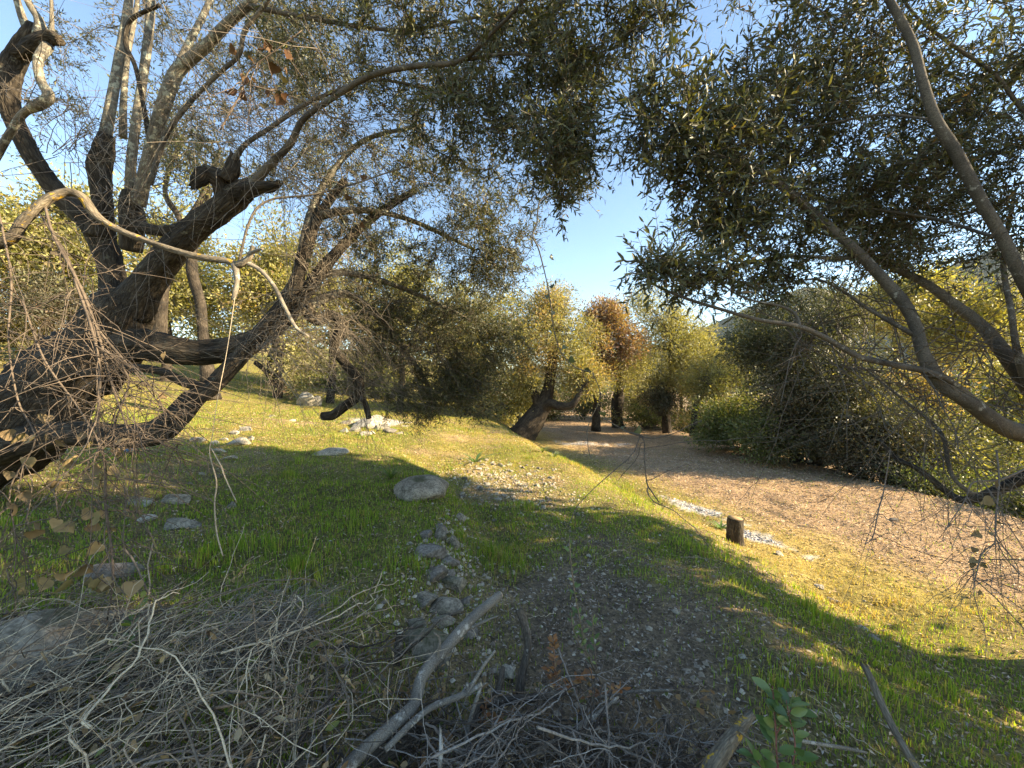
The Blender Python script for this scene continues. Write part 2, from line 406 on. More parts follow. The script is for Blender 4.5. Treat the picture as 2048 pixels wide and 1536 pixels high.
def ground_mat():
    m, nt, N, L, bs = new_mat("ground_soil")
    at = N.new("ShaderNodeAttribute"); at.attribute_name = "lc"
    geo = N.new("ShaderNodeNewGeometry"); pos = geo.outputs["Position"]
    n1 = noise_node(N, L, pos, 14, 8, 0.75); n2_ = noise_node(N, L, pos, 90, 4, 0.7); n3 = noise_node(N, L, pos, 2.0, 4, 0.6)
    vo = N.new("ShaderNodeTexVoronoi"); vo.inputs["Scale"].default_value = 55; L.new(pos, vo.inputs["Vector"])
    r1 = ramp(N, [(0.3, (0.55, 0.55, 0.55)), (0.7, (1.4, 1.38, 1.32))]); L.new(n1.outputs[0], r1.inputs[0])
    r2 = ramp(N, [(0.3, (0.5, 0.5, 0.5)), (0.68, (1.45, 1.42, 1.38))]); L.new(n2_.outputs[0], r2.inputs[0])
    r3 = ramp(N, [(0.3, (0.8, 0.8, 0.8)), (0.7, (1.2, 1.18, 1.12))]); L.new(n3.outputs[0], r3.inputs[0])
    c = mixc(N, L, 1.0, at.outputs["Color"], r1.outputs[0], 'MULTIPLY')
    c = mixc(N, L, 1.0, c, r2.outputs[0], 'MULTIPLY'); c = mixc(N, L, 1.0, c, r3.outputs[0], 'MULTIPLY')
    hs = N.new("ShaderNodeSeparateColor"); L.new(vo.outputs["Color"], hs.inputs[0])
    rr = ramp(N, [(0.0, (0.6, 0.6, 0.6)), (1.0, (1.4, 1.35, 1.25))]); L.new(hs.outputs[0], rr.inputs[0])
    c = mixc(N, L, 0.8, c, rr.outputs[0], 'MULTIPLY')
    L.new(c, bs.inputs["Base Color"]); bs.inputs["Roughness"].default_value = 0.95; bs.inputs["Specular IOR Level"].default_value = 0.1
    ad = N.new("ShaderNodeMath"); ad.operation = 'ADD'; L.new(n1.outputs[0], ad.inputs[0]); L.new(n2_.outputs[0], ad.inputs[1])
    bp = N.new("ShaderNodeBump"); bp.inputs["Strength"].default_value = 0.8; bp.inputs["Distance"].default_value = 0.02
    L.new(ad.outputs[0], bp.inputs["Height"]); L.new(bp.outputs[0], bs.inputs["Normal"])
    return m

# ------------------------------------------------------------------ ground
def axis(lo, hi, step, far_lo, far_hi, g=1.09):
    c = list(np.arange(lo, hi, step)); s = step
    while c[-1] < far_hi: s *= g; c.append(c[-1] + s)
    l = []; s = step; v = lo
    while v > far_lo: s *= g; v -= s; l.append(v)
    return np.array(l[::-1] + c)
gx = axis(-6.0, 8.5, 0.065, -1400, 1400); gy = axis(0.9, 9.0, 0.065, -300, 1400)
X, Y = np.meshgrid(gx, gy, indexing='xy')
Z = height(X, Y)
far = ss(60, 300, np.hypot(X, Y)); Z = Z * (1 - far) + (-9.0) * far
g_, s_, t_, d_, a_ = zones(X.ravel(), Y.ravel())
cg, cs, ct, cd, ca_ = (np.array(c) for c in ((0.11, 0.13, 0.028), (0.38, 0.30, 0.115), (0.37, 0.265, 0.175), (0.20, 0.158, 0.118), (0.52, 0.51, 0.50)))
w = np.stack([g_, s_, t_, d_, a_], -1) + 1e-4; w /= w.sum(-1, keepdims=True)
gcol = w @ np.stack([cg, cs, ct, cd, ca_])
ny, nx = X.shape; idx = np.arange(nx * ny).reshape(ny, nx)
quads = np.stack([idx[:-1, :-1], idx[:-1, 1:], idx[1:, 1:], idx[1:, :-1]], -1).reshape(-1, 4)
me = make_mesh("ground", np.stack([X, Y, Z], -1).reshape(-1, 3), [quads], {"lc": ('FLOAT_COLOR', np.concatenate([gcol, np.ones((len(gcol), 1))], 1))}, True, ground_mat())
tag(obj("ground", me), kind="structure")

# distant hills on the right
def hills():
    us = np.linspace(-500, 2800, 160); D0 = 900.0
    az = np.arctan((us - 1024) / F)
    top = np.interp(us, [-500, 900, 1250, 1400, 1480, 1560, 1620, 1700, 1850, 2000, 2100, 2800], [700, 745, 720, 655, 628, 592, 575, 590, 560, 490, 500, 560])
    top = top + 6 * vnoise(np.stack([us * 0.02, us * 0, us * 0], -1), 5) + 3 * vnoise(np.stack([us * 0.08, us * 0, us * 0], -1), 6)
    rows = []
    for k, t in enumerate(np.linspace(0, 1, 24)):
        dd = D0 - 420 * (1 - t) + 0 * az
        hz = (768 - top) / F * D0 * np.cos(az)
        z = -14 + (hz + 14 + EYE) * t ** 1.3
        x = np.sin(az) * dd; y = np.cos(az) * dd
        nz = fbm(np.stack([x * 0.02, y * 0.02, x * 0], -1), 4, 31) * 14 * math.sin(PI * t)
        rows.append(np.stack([x, y, z + nz], -1))
    for k in range(4):
        rows.append(rows[-1] + np.stack([np.sin(az) * 90, np.cos(az) * 90, -60 + 0 * az], -1))
    V = np.stack(rows); m, n = V.shape[:2]; idx = np.arange(m * n).reshape(m, n)
    q = np.stack([idx[:-1, :-1], idx[:-1, 1:], idx[1:, 1:], idx[1:, :-1]], -1).reshape(-1, 4)
    mt, nt, N, L, bs = new_mat("hill_scrub")
    geo = N.new("ShaderNodeNewGeometry"); a = noise_node(N, L, geo.outputs["Position"], 0.05, 8, 0.7)
    r = ramp(N, [(0.35, (0.035, 0.05, 0.022)), (0.65, (0.12, 0.115, 0.07))]); L.new(a.outputs[0], r.inputs[0]); L.new(r.outputs[0], bs.inputs["Base Color"])
    bs.inputs["Roughness"].default_value = 1.0
    tag(obj("hills", make_mesh("hills", V.reshape(-1, 3), [q], None, True, mt)), kind="structure")
hills()

# ------------------------------------------------------------------ foliage helpers
OLIVE = np.array([(0.048, 0.056, 0.022), (0.066, 0.074, 0.03), (0.085, 0.09, 0.04), (0.06, 0.066, 0.034), (0.12, 0.118, 0.045)])
BROWNISH = np.array([(0.16, 0.11, 0.05), (0.12, 0.085, 0.04), (0.2, 0.13, 0.06)])
def pick(pal, k, jit=0.25):
    c = pal[rng.integers(0, len(pal), k)]; return c * (1 + jit * (rng.random((k, 1)) * 2 - 1))

def rand_dir(k): return nrm(rng.normal(size=(k, 3)))

def sprig_batch(mb_leaf, mb_twig, base, dirv, length, pairs, ln, wd, pal, droop=0.15, dead=0.0, twig_r=0.0016):
    """thin shoots with opposite leaf pairs"""
    k = len(base); dirv = nrm(dirv)
    side0 = nrm(np.cross(dirv, rand_dir(k))); side1 = np.cross(dirv, side0)
    t = (np.arange(pairs) + 0.6) / pairs
    L = np.broadcast_to(length, (k,))
    cent = base[:, None, :] + dirv[:, None, :] * (L[:, None] * t)[..., None] + np.array([0, 0, -1.0]) * (droop * L[:, None] * t ** 2)[..., None]
    par = (np.arange(pairs) % 2)[None, :, None]
    sd = side0[:, None, :] * (1 - par) + side1[:, None, :] * par
    pos = np.repeat(cent[:, :, None, :], 2, 2); sg = np.array([1, -1.0])[None, None, :, None]
    dl = dirv[:, None, None, :] * 0.75 + sd[:, :, None, :] * sg * 0.75 + rng.normal(size=(k, pairs, 2, 3)) * 0.28
    nn = dirv[:, None, None, :] * 0.6 - sd[:, :, None, :] * sg * 0.5 + rng.normal(size=(k, pairs, 2, 3)) * 0.55 + np.array([0, 0, 0.25])
    keep = rng.random((k, pairs, 2)) < 0.86
    m = keep.sum(); pal_c = pick(pal, m)
    odd = rng.random(m) < 0.035; pal_c[odd] = pick(np.array([(0.34, 0.26, 0.06), (0.26, 0.16, 0.07), (0.3, 0.28, 0.1)]), int(odd.sum()))
    sc = 0.5 + 0.85 * rng.random(m)
    leaves(mb_leaf, pos[keep], dl[keep], nn[keep], ln * sc, wd * sc, pal_c, True, 0.12, 2.7)
    if mb_twig is not None:
        # 3-sided shoot of 2 segments
        nf = np.hypot(base[:, 0], base[:, 1]) > 3.0
        fast_tubes(mb_twig, np.stack([base[nf], base[nf] + dirv[nf] * L[nf][:, None] + [0, 0, -1] * np.array(droop) * L[nf][:, None]], 1), np.array([twig_r * 1.2, twig_r * 0.5]), (0.13, 0.105, 0.075))
        base, dirv, L = base[~nf], dirv[~nf], L[~nf]
        for_a = np.stack([base, base + dirv * (L * 0.5)[:, None] + [0, 0, -1] * np.array(droop * 0.25) * L[:, None], base + dirv * L[:, None] + [0, 0, -1] * np.array(droop) * L[:, None]], 1)
        fast_tubes(mb_twig, for_a, np.array([twig_r * 1.3, twig_r, twig_r * 0.5]), (0.13, 0.105, 0.075))

def fast_tubes(mb, pts, rad, col, seg=3, jit=0.25):
    """pts (k,m,3) polylines -> simple tubes. rad (m) or (k,m)"""
    k, m = pts.shape[:2]
    if k == 0: return
    t = nrm(np.gradient(pts, axis=1)); ref = np.where(np.abs(t[..., 2:3]) < 0.9, np.array([0, 0, 1.0]), np.array([1.0, 0, 0]))
    ref = np.repeat(nrm(np.mean(ref, axis=1, keepdims=True)), m, 1)
    n = nrm(np.cross(t, ref)); b = np.cross(t, n)
    rad = np.broadcast_to(rad, (k, m))
    a = np.linspace(0, 2 * PI, seg, endpoint=False)
    v = pts[:, :, None, :] + (n[:, :, None, :] * np.cos(a)[:, None] + b[:, :, None, :] * np.sin(a)[:, None]) * rad[:, :, None, None]
    idx = np.arange(k * m * seg).reshape(k, m, seg)
    A = idx[:, :-1]; B = np.roll(idx, -1, 2)[:, :-1]; C = np.roll(idx, -1, 2)[:, 1:]; D = idx[:, 1:]
    q = np.stack([A, B, C, D], -1).reshape(-1, 4)
    c = np.asarray(col, float)
    if c.ndim == 1: c = np.tile(c, (k, 1))
    c = c * (1 + jit * (rng.random((k, 1)) * 2 - 1))
    mb.add(v.reshape(-1, 3), [q], None, np.repeat(c, m * seg, 0))

def bezier(a, c, b, m):
    t = np.linspace(0, 1, m)[None, :, None]
    return a[:, None] * (1 - t) ** 2 + 2 * c[:, None] * t * (1 - t) + b[:, None] * t ** 2

class NearTree:
    def __init__(s, name, base, label, group=None):
        s.root = thing(name, base, label, "tree", group); s.nodes = []; s.nr = []; s.nd = []
    def limb(s, name, pts, mat, seg=12, sub=7, knob=0.12, ksc=5.0, seed=0, skel=True, world=False, jag=0.0, label=None):
        mb = MB()
        if world: p3 = np.array([p[:3] for p in pts]); r = np.array([p[3] for p in pts])
        else:
            p3 = np.array([P(*p[:3]) for p in pts]); r = np.array([PR(*p[:4]) for p in pts]) * (0.82 if mat is M_BARK_RIGHT or mat is M_LICHEN else 0.94); r[0] *= 1.15
        p, rr, t = tube(mb, p3, r, seg, sub, knob, ksc, seed, True, None, jag)
        o = mb.build(name, mat, s.root)
        if label: o["label"] = label
        if skel: s.nodes.append(p[::3]); s.nr.append(rr[::3]); s.nd.append(t[::3])
        return o
    def foliage(s, blobs, pal, ln=0.044, wd=0.0108, per=9, pairs=6, twigcol=(0.10, 0.082, 0.06), slen=(0.13, 0.27), bare=0.0, sag=0.1):
        """blobs: centre (3), radii (3), number of branchlets"""
        nodes = np.concatenate(s.nodes); tw, lf = MB(), MB()
        tg = []
        for c, r, n in blobs:
            q = rand_dir(n) * (rng.random((n, 1)) ** 0.45); tg.append(np.asarray(c) + q * np.asarray(r))
        tg = np.concatenate(tg)
        dmin = np.min(np.linalg.norm(tg[:, None] - nodes[None, ::2], axis=-1), 1)
        order = np.argsort(dmin); allb = []
        pool = nodes.copy()
        A, C_, B = [], [], []
        for i in order:
            e = tg[i]; dv = np.linalg.norm(pool - e, axis=1); k = np.argmin(dv); a = pool[k]
            L = dv[k]
            if L < 0.05: continue
            c = (a + e) / 2 + rng.normal(size=3) * 0.14 * L + np.array([0, 0, 0.12 * L])
            A.append(a); B.append(e); C_.append(c)
            tt = np.array([0.35, 0.6, 0.8, 1.0])[:, None]
            pool = np.concatenate([pool, a * (1 - tt) ** 2 + 2 * c * tt * (1 - tt) + e * tt ** 2])
        A, B, C_ = map(np.array, (A, B, C_))
        pl = bezier(A, C_, B, 7); pl[:, 1:-1] += rng.normal(size=pl[:, 1:-1].shape) * 0.012
        Ls = np.linalg.norm(B - A, axis=1)
        r0 = np.clip(0.0035 + 0.0055 * Ls, 0.003, 0.013)
        fast_tubes(tw, pl, r0[:, None] * np.linspace(1, 0.3, 7)[None], twigcol, 5)
        leafy = rng.random(len(B)) >= bare
        # shoots
        nb = len(B); tpos = 0.25 + 0.75 * rng.random((nb, per)) ** 0.7
        f = tpos * 6; i0 = np.clip(f.astype(int), 0, 5); fr = (f - i0)[..., None]
        ar = np.arange(nb)[:, None]
        bp = pl[ar, i0] * (1 - fr) + pl[ar, i0 + 1] * fr
        dr = nrm(pl[ar, i0 + 1] - pl[ar, i0])
        sd = nrm(dr * 0.7 + rng.normal(size=dr.shape) * 0.62 + np.array([0, 0, 0.05]))
        bp, sd = bp.reshape(-1, 3), sd.reshape(-1, 3); lm = np.repeat(leafy, per)
        ll = slen[0] + (slen[1] - slen[0]) * rng.random(len(bp))
        sprig_batch(lf, tw, bp[lm], sd[lm], ll[lm], pairs, ln, wd, pal, sag)
        if (~lm).any():
            b2, d2, l2 = bp[~lm], sd[~lm], ll[~lm] * 1.2
            pts = np.stack([b2, b2 + d2 * l2[:, None] * 0.5 + rng.normal(size=b2.shape) * 0.01, b2 + d2 * l2[:, None] + [0, 0, -0.03]], 1)
            fast_tubes(tw, pts, np.array([0.0022, 0.0017, 0.0009]), twigcol)
        tw.build("twig_work", M_TWIG, s.root); lf.build("crown", M_LEAF, s.root)
        return lf

def B(u, v, d, ru, rv, rd, n):
    return (P(u, v, d), (ru / F * d, rd, rv / F * d), n)

# ------------------------------------------------------------------ the big leaning olive on the left
b0 = np.array([-5.0, 3.1, 0]); b0[2] = gz(b0[0], b0[1])
LT = NearTree("olive_tree", b0, "old gnarled olive with dark leaning trunk and hanging dead twigs above the grassy bank")
LT.limb("trunk", [(-5.05, 3.1, b0[2] - 0.25, 0.50), (-4.75, 3.1, b0[2] + 0.15, 0.40), (-4.1, 3.15, 1.12, 0.33), tuple(P(110, 770, 3.2)) + (0.29,), tuple(P(200, 690, 3.25)) + (0.26,), tuple(P(245, 630, 3.28)) + (0.22,), tuple(P(262, 585, 3.3)) + (0.14,)], M_BARK_OLD, 40, 18, 0.26, 2.6, 1, world=True)
LT.limb("limb", [(-40, 905, 3.0, 120), (60, 880, 2.95, 95), (150, 868, 2.9, 78), (240, 872, 2.9, 66), (310, 866, 2.92, 66), (355, 835, 2.95, 62), (385, 800, 3.0, 52), (425, 772, 3.1, 42), (480, 715, 3.2, 40), (545, 640, 3.35, 38), (590, 570, 3.5, 34), (612, 500, 3.6, 28), (640, 430, 3.7, 22), (690, 360, 3.8, 16)], M_BARK_OLD, 28, 12, 0.2, 4.5, 2)
LT.limb("limb", [(225, 700, 3.25, 90), (290, 690, 3.2, 84), (350, 700, 3.2, 70), (420, 704, 3.25, 62), (490, 690, 3.3, 56), (545, 655, 3.4, 46), (600, 600, 3.6, 34), (660, 520, 3.8, 26), (740, 440, 4.0, 20), (830, 380, 4.2, 13)], M_BARK_OLD, 28, 12, 0.22, 4.5, 3)
LT.limb("limb", [(170, 748, 3.0, 24), (250, 735, 2.95, 22), (320, 742, 2.95, 22), (370, 765, 3.0, 24), (425, 776, 3.08, 26)], M_BARK_OLD, 12, 7, 0.12, 6, 4)
LT.limb("limb", [(235, 640, 3.28, 82), (226, 560, 3.3, 66), (212, 500, 3.3, 66), (180, 445, 3.25, 60), (120, 390, 3.2, 54), (78, 335, 3.15, 48), (42, 270, 3.1, 48), (18, 205, 3.05, 52), (20, 140, 3.05, 60), (42, 100, 3.05, 56), (62, 66, 3.05, 46), (66, 48, 3.05, 30)], M_BARK_OLD, 28, 12, 0.2, 4.5, 5)
LT.limb("branch_stub", [(40, 110, 3.05, 44), (72, 90, 3.0, 46), (98, 74, 2.98, 40), (116, 80, 2.97, 30)], M_BARK_OLD, 18, 8, 0.5, 13, 6, jag=0.03)
LT.limb("limb", [(95, 92, 2.98, 26), (76, 122, 2.9, 26), (82, 160, 2.85, 26), (98, 192, 2.85, 30), (78, 210, 2.85, 30), (48, 226, 2.88, 22), (22, 262, 2.9, 20), (-10, 320, 2.95, 20)], M_BARK_YOUNG, 12, 7, 0.1, 8, 7)
LT.limb("limb", [(60, 70, 3.05, 26), (40, 20, 3.05, 22), (20, -60, 3.05, 18), (0, -200, 3.1, 12)], M_BARK_YOUNG, 10, 6, 0.08, 8, 8)
LT.limb("limb", [(84, 76, 3.0, 40), (78, 40, 3.0, 26), (52, -10, 3.0, 20), (40, -120, 3.1, 12)], M_BARK_YOUNG, 10, 6, 0.08, 8, 9)
LT.limb("limb", [(104, 80, 2.98, 14), (103, 20, 2.98, 10), (100, -60, 3.0, 8)], M_BARK_YOUNG, 8, 6, 0.06, 8, 9)
LT.limb("limb", [(200, 470, 3.25, 60), (204, 420, 3.2, 48), (202, 370, 3.2, 50), (198, 335, 3.2, 60), (206, 308, 3.2, 52), (214, 270, 3.2, 34)], M_BARK_OLD, 24, 12, 0.24, 7, 10)
LT.limb("limb", [(206, 300, 3.2, 32), (220, 220, 3.2, 28), (236, 130, 3.25, 26), (254, 30, 3.3, 24), (268, -90, 3.4, 18), (280, -260, 3.5, 10)], M_BARK_YOUNG, 10, 6, 0.08, 8, 11)
LT.limb("limb", [(246, 275, 3.4, 18), (247, 200, 3.4, 17), (255, 110, 3.5, 15), (275, 0, 3.6, 12), (290, -150, 3.7, 8)], M_BARK_YOUNG, 10, 6, 0.08, 8, 12)
LT.limb("limb", [(262, 500, 3.25, 46), (266, 450, 3.2, 58), (262, 410, 3.2, 56), (266, 385, 3.2, 44)], M_BARK_OLD, 14, 6, 0.25, 8, 13)
LT.limb("limb", [(262, 400, 3.2, 26), (262, 330, 3.15, 25), (274, 230, 3.15, 23), (288, 140, 3.2, 24), (300, 40, 3.25, 24), (306, -80, 3.3, 18), (330, -260, 3.4, 10)], M_BARK_YOUNG, 10, 6, 0.08, 8, 14)
LT.limb("limb", [(250, 400, 3.25, 20), (300, 330, 3.1, 15), (275, 150, 3.1, 12), (252, 90, 3.1, 14), (262, 40, 3.1, 12), (320, 10, 3.0, 10)], M_BARK_OLD, 10, 6, 0.08, 8, 14)
LT.limb("limb", [(276, 410, 3.15, 32), (292, 340, 3.1, 34), (312, 260, 3.05, 36), (334, 190, 3.0, 38), (356, 142, 3.0, 36), (408, 95, 2.95, 31), (452, 50, 2.9, 28), (500, 5, 2.85, 26), (560, -60, 2.8, 20), (680, -180, 2.75, 12)], M_BARK_YOUNG, 12, 7, 0.09, 8, 15)
LT.limb("limb", [(350, 150, 3.0, 22), (376, 90, 3.05, 19), (402, 40, 3.1, 17), (428, -20, 3.15, 14), (470, -140, 3.2, 9)], M_BARK_YOUNG, 10, 6, 0.08, 8, 16)
LT.limb("limb", [(300, 370, 3.0, 14), (330, 275, 2.95, 15), (380, 205, 2.9, 14), (440, 145, 2.85, 13), (478, 110, 2.8, 14), (490, 60, 2.75, 14), (530, 10, 2.7, 12), (590, -80, 2.6, 9)], M_BARK_RIGHT, 10, 6, 0.08, 8, 17)
LT.limb("limb", [(262, 618, 3.27, 90), (305, 552, 3.2, 72), (350, 497, 3.1, 72), (392, 458, 3.05, 66), (440, 420, 3.0, 60), (478, 388, 2.98, 56), (505, 366, 2.95, 30)], M_BARK_OLD, 28, 14, 0.19, 5, 18)
LT.limb("branch_stub", [(455, 405, 2.98, 44), (440, 365, 2.92, 46), (415, 348, 2.88, 46), (398, 362, 2.85, 36), (390, 372, 2.84, 20)], M_BARK_OLD, 18, 8, 0.55, 13, 19, jag=0.04)
LT.limb("branch_stub", [(480, 385, 2.95, 50), (515, 374, 2.92, 34), (545, 372, 2.9, 24), (556, 366, 2.9, 14)], M_BARK_OLD, 18, 8, 0.5, 13, 20, jag=0.04)
LT.limb("branch_stub", [(450, 360, 2.9, 30), (466, 335, 2.9, 36), (470, 312, 2.9, 26)], M_BARK_OLD, 16, 8, 0.5, 13, 21, jag=0.04)
LT.limb("limb", [(270, 450, 3.2, 30), (320, 462, 3.1, 30), (370, 455, 3.05, 34), (420, 436, 3.02, 40)], M_BARK_OLD, 12, 7, 0.15, 6, 22)
LT.limb("limb", [(498, 378, 2.93, 26), (540, 330, 2.85, 22), (580, 288, 2.78, 20), (606, 240, 2.7, 17), (660, 200, 2.6, 16), (740, 152, 2.5, 16), (830, 132, 2.4, 16), (920, 122, 2.3, 14), (985, 65, 2.2, 12), (1045, 5, 2.1, 11), (1120, -90, 2.0, 8)], M_BARK_RIGHT, 12, 7, 0.07, 9, 23)
LT.limb("limb", [(462, 330, 2.9, 18), (490, 290, 2.85, 14), (540, 256, 2.85, 13), (600, 215, 2.85, 13), (650, 190, 2.8, 10), (760, 160, 2.9, 8), (900, 190, 3.0, 6)], M_BARK_RIGHT, 10, 7, 0.07, 9, 24)
LT.limb("limb", [(930, 120, 2.3, 9), (1010, 108, 2.25, 9), (1110, 112, 2.2, 7), (1190, 90, 2.15, 5)], M_BARK_RIGHT, 8, 6, 0.07, 9, 25)
LT.limb("limb", [(500, 12, 2.85, 16), (640, 40, 2.8, 13), (800, 60, 2.7, 10), (980, 30, 2.5, 8), (1180, 10, 2.3, 6), (1330, 40, 2.1, 4)], M_BARK_RIGHT, 8, 6, 0.07, 9, 26)
LT.limb("limb", [(600, 600, 3.6, 34), (632, 640, 3.8, 26), (662, 630, 3.9, 24), (684, 652, 3.95, 24), (668, 692, 3.95, 22), (690, 726, 4.0, 22), (716, 760, 4.0, 23), (714, 792, 4.0, 22), (690, 812, 4.0, 22), (665, 830, 4.0, 22), (644, 832, 4.0, 20)], M_BARK_OLD, 12, 7, 0.2, 8, 27)
LT.limb("branch_stub", [(714, 785, 4.0, 14), (730, 806, 4.0, 12), (738, 838, 4.0, 13)], M_BARK_OLD, 10, 6, 0.2, 9, 28)
LT.limb("limb", [(570, 600, 3.5, 30), (592, 560, 3.55, 28), (606, 500, 3.6, 25), (622, 430, 3.7, 21), (660, 350, 3.8, 16), (730, 280, 3.8, 12), (850, 250, 3.7, 8)], M_BARK_YOUNG, 10, 6, 0.1, 8, 29)
LT.limb("limb", [(618, 556, 3.65, 18), (680, 545, 3.9, 16), (760, 560, 4.3, 13), (860, 600, 4.6, 10), (940, 640, 4.8, 6)], M_BARK_YOUNG, 8, 6, 0.1, 8, 30)
LT.limb("limb", [(545, 655, 3.4, 26), (620, 610, 3.7, 24), (700, 590, 4.1, 18), (780, 660, 4.6, 14), (850, 760, 5.0, 9), (880, 830, 5.0, 5)], M_BARK_YOUNG, 8, 6, 0.1, 8, 31)
LT.limb("limb", [(640, 430, 3.7, 22), (720, 420, 3.9, 16), (820, 440, 4.2, 12), (950, 500, 4.5, 7)], M_BARK_YOUNG, 8, 6, 0.1, 8, 32)
# pale dead branch with orange lichen reaching across in front of the trunk
LT.limb("dead_branch", [(-60, 500, 1.75, 44), (18, 478, 1.75, 38), (48, 440, 1.75, 33), (96, 398, 1.77, 30), (136, 384, 1.8, 27), (166, 396, 1.82, 26), (188, 428, 1.84, 27), (222, 452, 1.85, 22), (272, 474, 1.86, 20), (340, 498, 1.87, 19), (398, 514, 1.88, 18), (452, 522, 1.9, 18), (476, 530, 1.9, 20), (498, 516, 1.9, 16), (506, 492, 1.9, 11)], M_LICHEN, 20, 10, 0.2, 18, 33, False, label="pale dead branch spotted with orange lichen")
LT.limb("dead_branch", [(470, 528, 1.9, 16), (474, 560, 1.9, 13), (470, 585, 1.9, 12), (466, 598, 1.9, 8)], M_DEAD, 10, 6, 0.2, 20, 34, False, jag=0.012)
LT.limb("dead_branch", [(486, 522, 1.9, 12), (520, 540, 1.92, 10), (548, 572, 1.94, 10), (570, 615, 1.96, 9), (592, 655, 1.98, 8), (616, 672, 2.0, 5)], M_DEAD, 10, 6, 0.1, 20, 35, False, jag=0.012)
LT.limb("dead_branch", [(498, 508, 1.9, 8), (516, 500, 1.88, 7), (524, 498, 1.87, 5)], M_DEAD, 8, 5, 0.2, 20, 36, False, jag=0.01)
LT.limb("dead_branch", [(470, 560, 1.95, 6), (500, 440, 2.0, 6), (540, 400, 2.05, 6), (620, 390, 2.1, 5), (700, 370, 2.15, 4), (820, 330, 2.2, 3)], M_DEAD_DARK, 6, 6, 0.05, 20, 37, False)
LT.foliage([
    B(640, 40, 3.0, 150, 110, 0.6, 40), B(850, 40, 2.7, 200, 110, 0.7, 72), B(1080, 60, 2.3, 180, 100, 0.5, 56), B(1290, 15, 2.1, 100, 60, 0.35, 22),
    B(760, 210, 3.0, 170, 90, 0.6, 40), B(980, 230, 2.6, 170, 120, 0.5, 66), B(1110, 300, 2.3, 85, 100, 0.35, 44), B(1160, 160, 2.2, 60, 90, 0.3, 22),
    B(800, 350, 3.9, 170, 90, 0.6, 60), B(950, 430, 4.0, 130, 120, 0.6, 95), B(1000, 520, 4.2, 70, 70, 0.5, 60), B(760, 500, 4.2, 120, 90, 0.6, 60), B(1120, 350, 3.0, 60, 60, 0.4, 30),
    B(900, 620, 4.8, 140, 90, 0.7, 130), B(800, 700, 4.9, 130, 100, 0.6, 130), B(930, 770, 5.0, 80, 80, 0.5, 140), B(850, 800, 5.0, 100, 55, 0.5, 75), B(1010, 690, 4.9, 60, 60, 0.5, 45), B(740, 620, 4.6, 80, 80, 0.5, 40),
    B(480, 100, 4.3, 160, 120, 0.6, 55), B(330, 60, 4.6, 140, 120, 0.6, 30), B(160, 90, 4.4, 70, 130, 0.5, 16), B(110, 250, 4.4, 70, 110, 0.5, 14), B(420, 300, 4.6, 130, 80, 0.5, 30), B(600, 180, 4.2, 110, 110, 0.5, 60), B(620, 330, 4.3, 110, 90, 0.5, 55), B(680, 430, 4.3, 90, 70, 0.5, 35), B(600, 60, 3.6, 110, 80, 0.5, 40),
    B(950, -220, 2.6, 420, 180, 0.9, 60), B(400, -250, 3.4, 380, 180, 1.0, 50)], OLIVE, per=9, pairs=6)

# dead twigs on the lower right side of the left tree (bare tangle between limbs and leaves)
def bare_twigs(parent_root, starts, n, L, spread, mat_col, r=0.0028, sag=0.25, fork=3):
    mb = MB()
    starts = np.array(starts); k = rng.integers(0, len(starts), n); a = starts[k] + rng.normal(size=(n, 3)) * 0.05
    d = nrm(rng.normal(size=(n, 3)) * spread + np.array([0.35, 0.1, -0.15])); ln = L * (0.4 + rng.random(n))
    m = 9; t = np.linspace(0, 1, m)
    pts = a[:, None] + d[:, None] * (ln[:, None] * t)[..., None] + np.array([0, 0, -1.0]) * (sag * ln[:, None] * t ** 2)[..., None]
    pts += np.cumsum(rng.normal(size=pts.shape) * 0.012, 1)
    fast_tubes(mb, pts, r * np.linspace(1.2, 0.35, m), mat_col, 4)
    for f in range(fork):
        j = rng.integers(2, m - 1, n); b = pts[np.arange(n), j]; dd = nrm(d + rng.normal(size=(n, 3)) * 0.6); l2 = ln * (0.2 + 0.3 * rng.random(n))
        t2 = np.linspace(0, 1, 5); p2 = b[:, None] + dd[:, None] * (l2[:, None] * t2)[..., None] + np.array([0, 0, -1.0]) * (sag * l2[:, None] * t2 ** 2)[..., None]
        p2[:, 1:] += np.cumsum(rng.normal(size=p2[:, 1:].shape) * 0.009, 1)
        fast_tubes(mb, p2, r * 0.65 * np.linspace(1, 0.4, 5), mat_col, 3)
    return mb.build("dead_twig_tangle", M_TWIG, parent_root)
bare_twigs(LT.root, [P(600, 600, 3.5), P(640, 560, 3.6), P(560, 650, 3.3), P(520, 690, 3.2), P(620, 500, 3.6), P(680, 650, 3.9), P(710, 770, 4.0)], 260, 0.7, 0.8, (0.20, 0.165, 0.125))
bare_twigs(LT.root, [P(560, 330, 2.85), P(450, 250, 3.0), P(330, 200, 3.0), P(520, 260, 2.8), P(640, 210, 2.7), P(420, 170, 2.9)], 170, 0.9, 0.9, (0.22, 0.18, 0.135), 0.0024, 0.1)
bare_twigs(LT.root, [P(250, 400, 3.0), P(120, 300, 3.0), P(210, 300, 3.1), P(60, 200, 2.9), P(320, 440, 3.0)], 110, 0.9, 1.0, (0.17, 0.14, 0.11), 0.0024, 0.05)
bare_twigs(LT.root, [P(720, 740, 4.2), P(800, 700, 4.6), P(850, 650, 4.6), P(780, 600, 4.4)], 160, 0.9, 0.9, (0.15, 0.125, 0.095), 0.0026, 0.2)

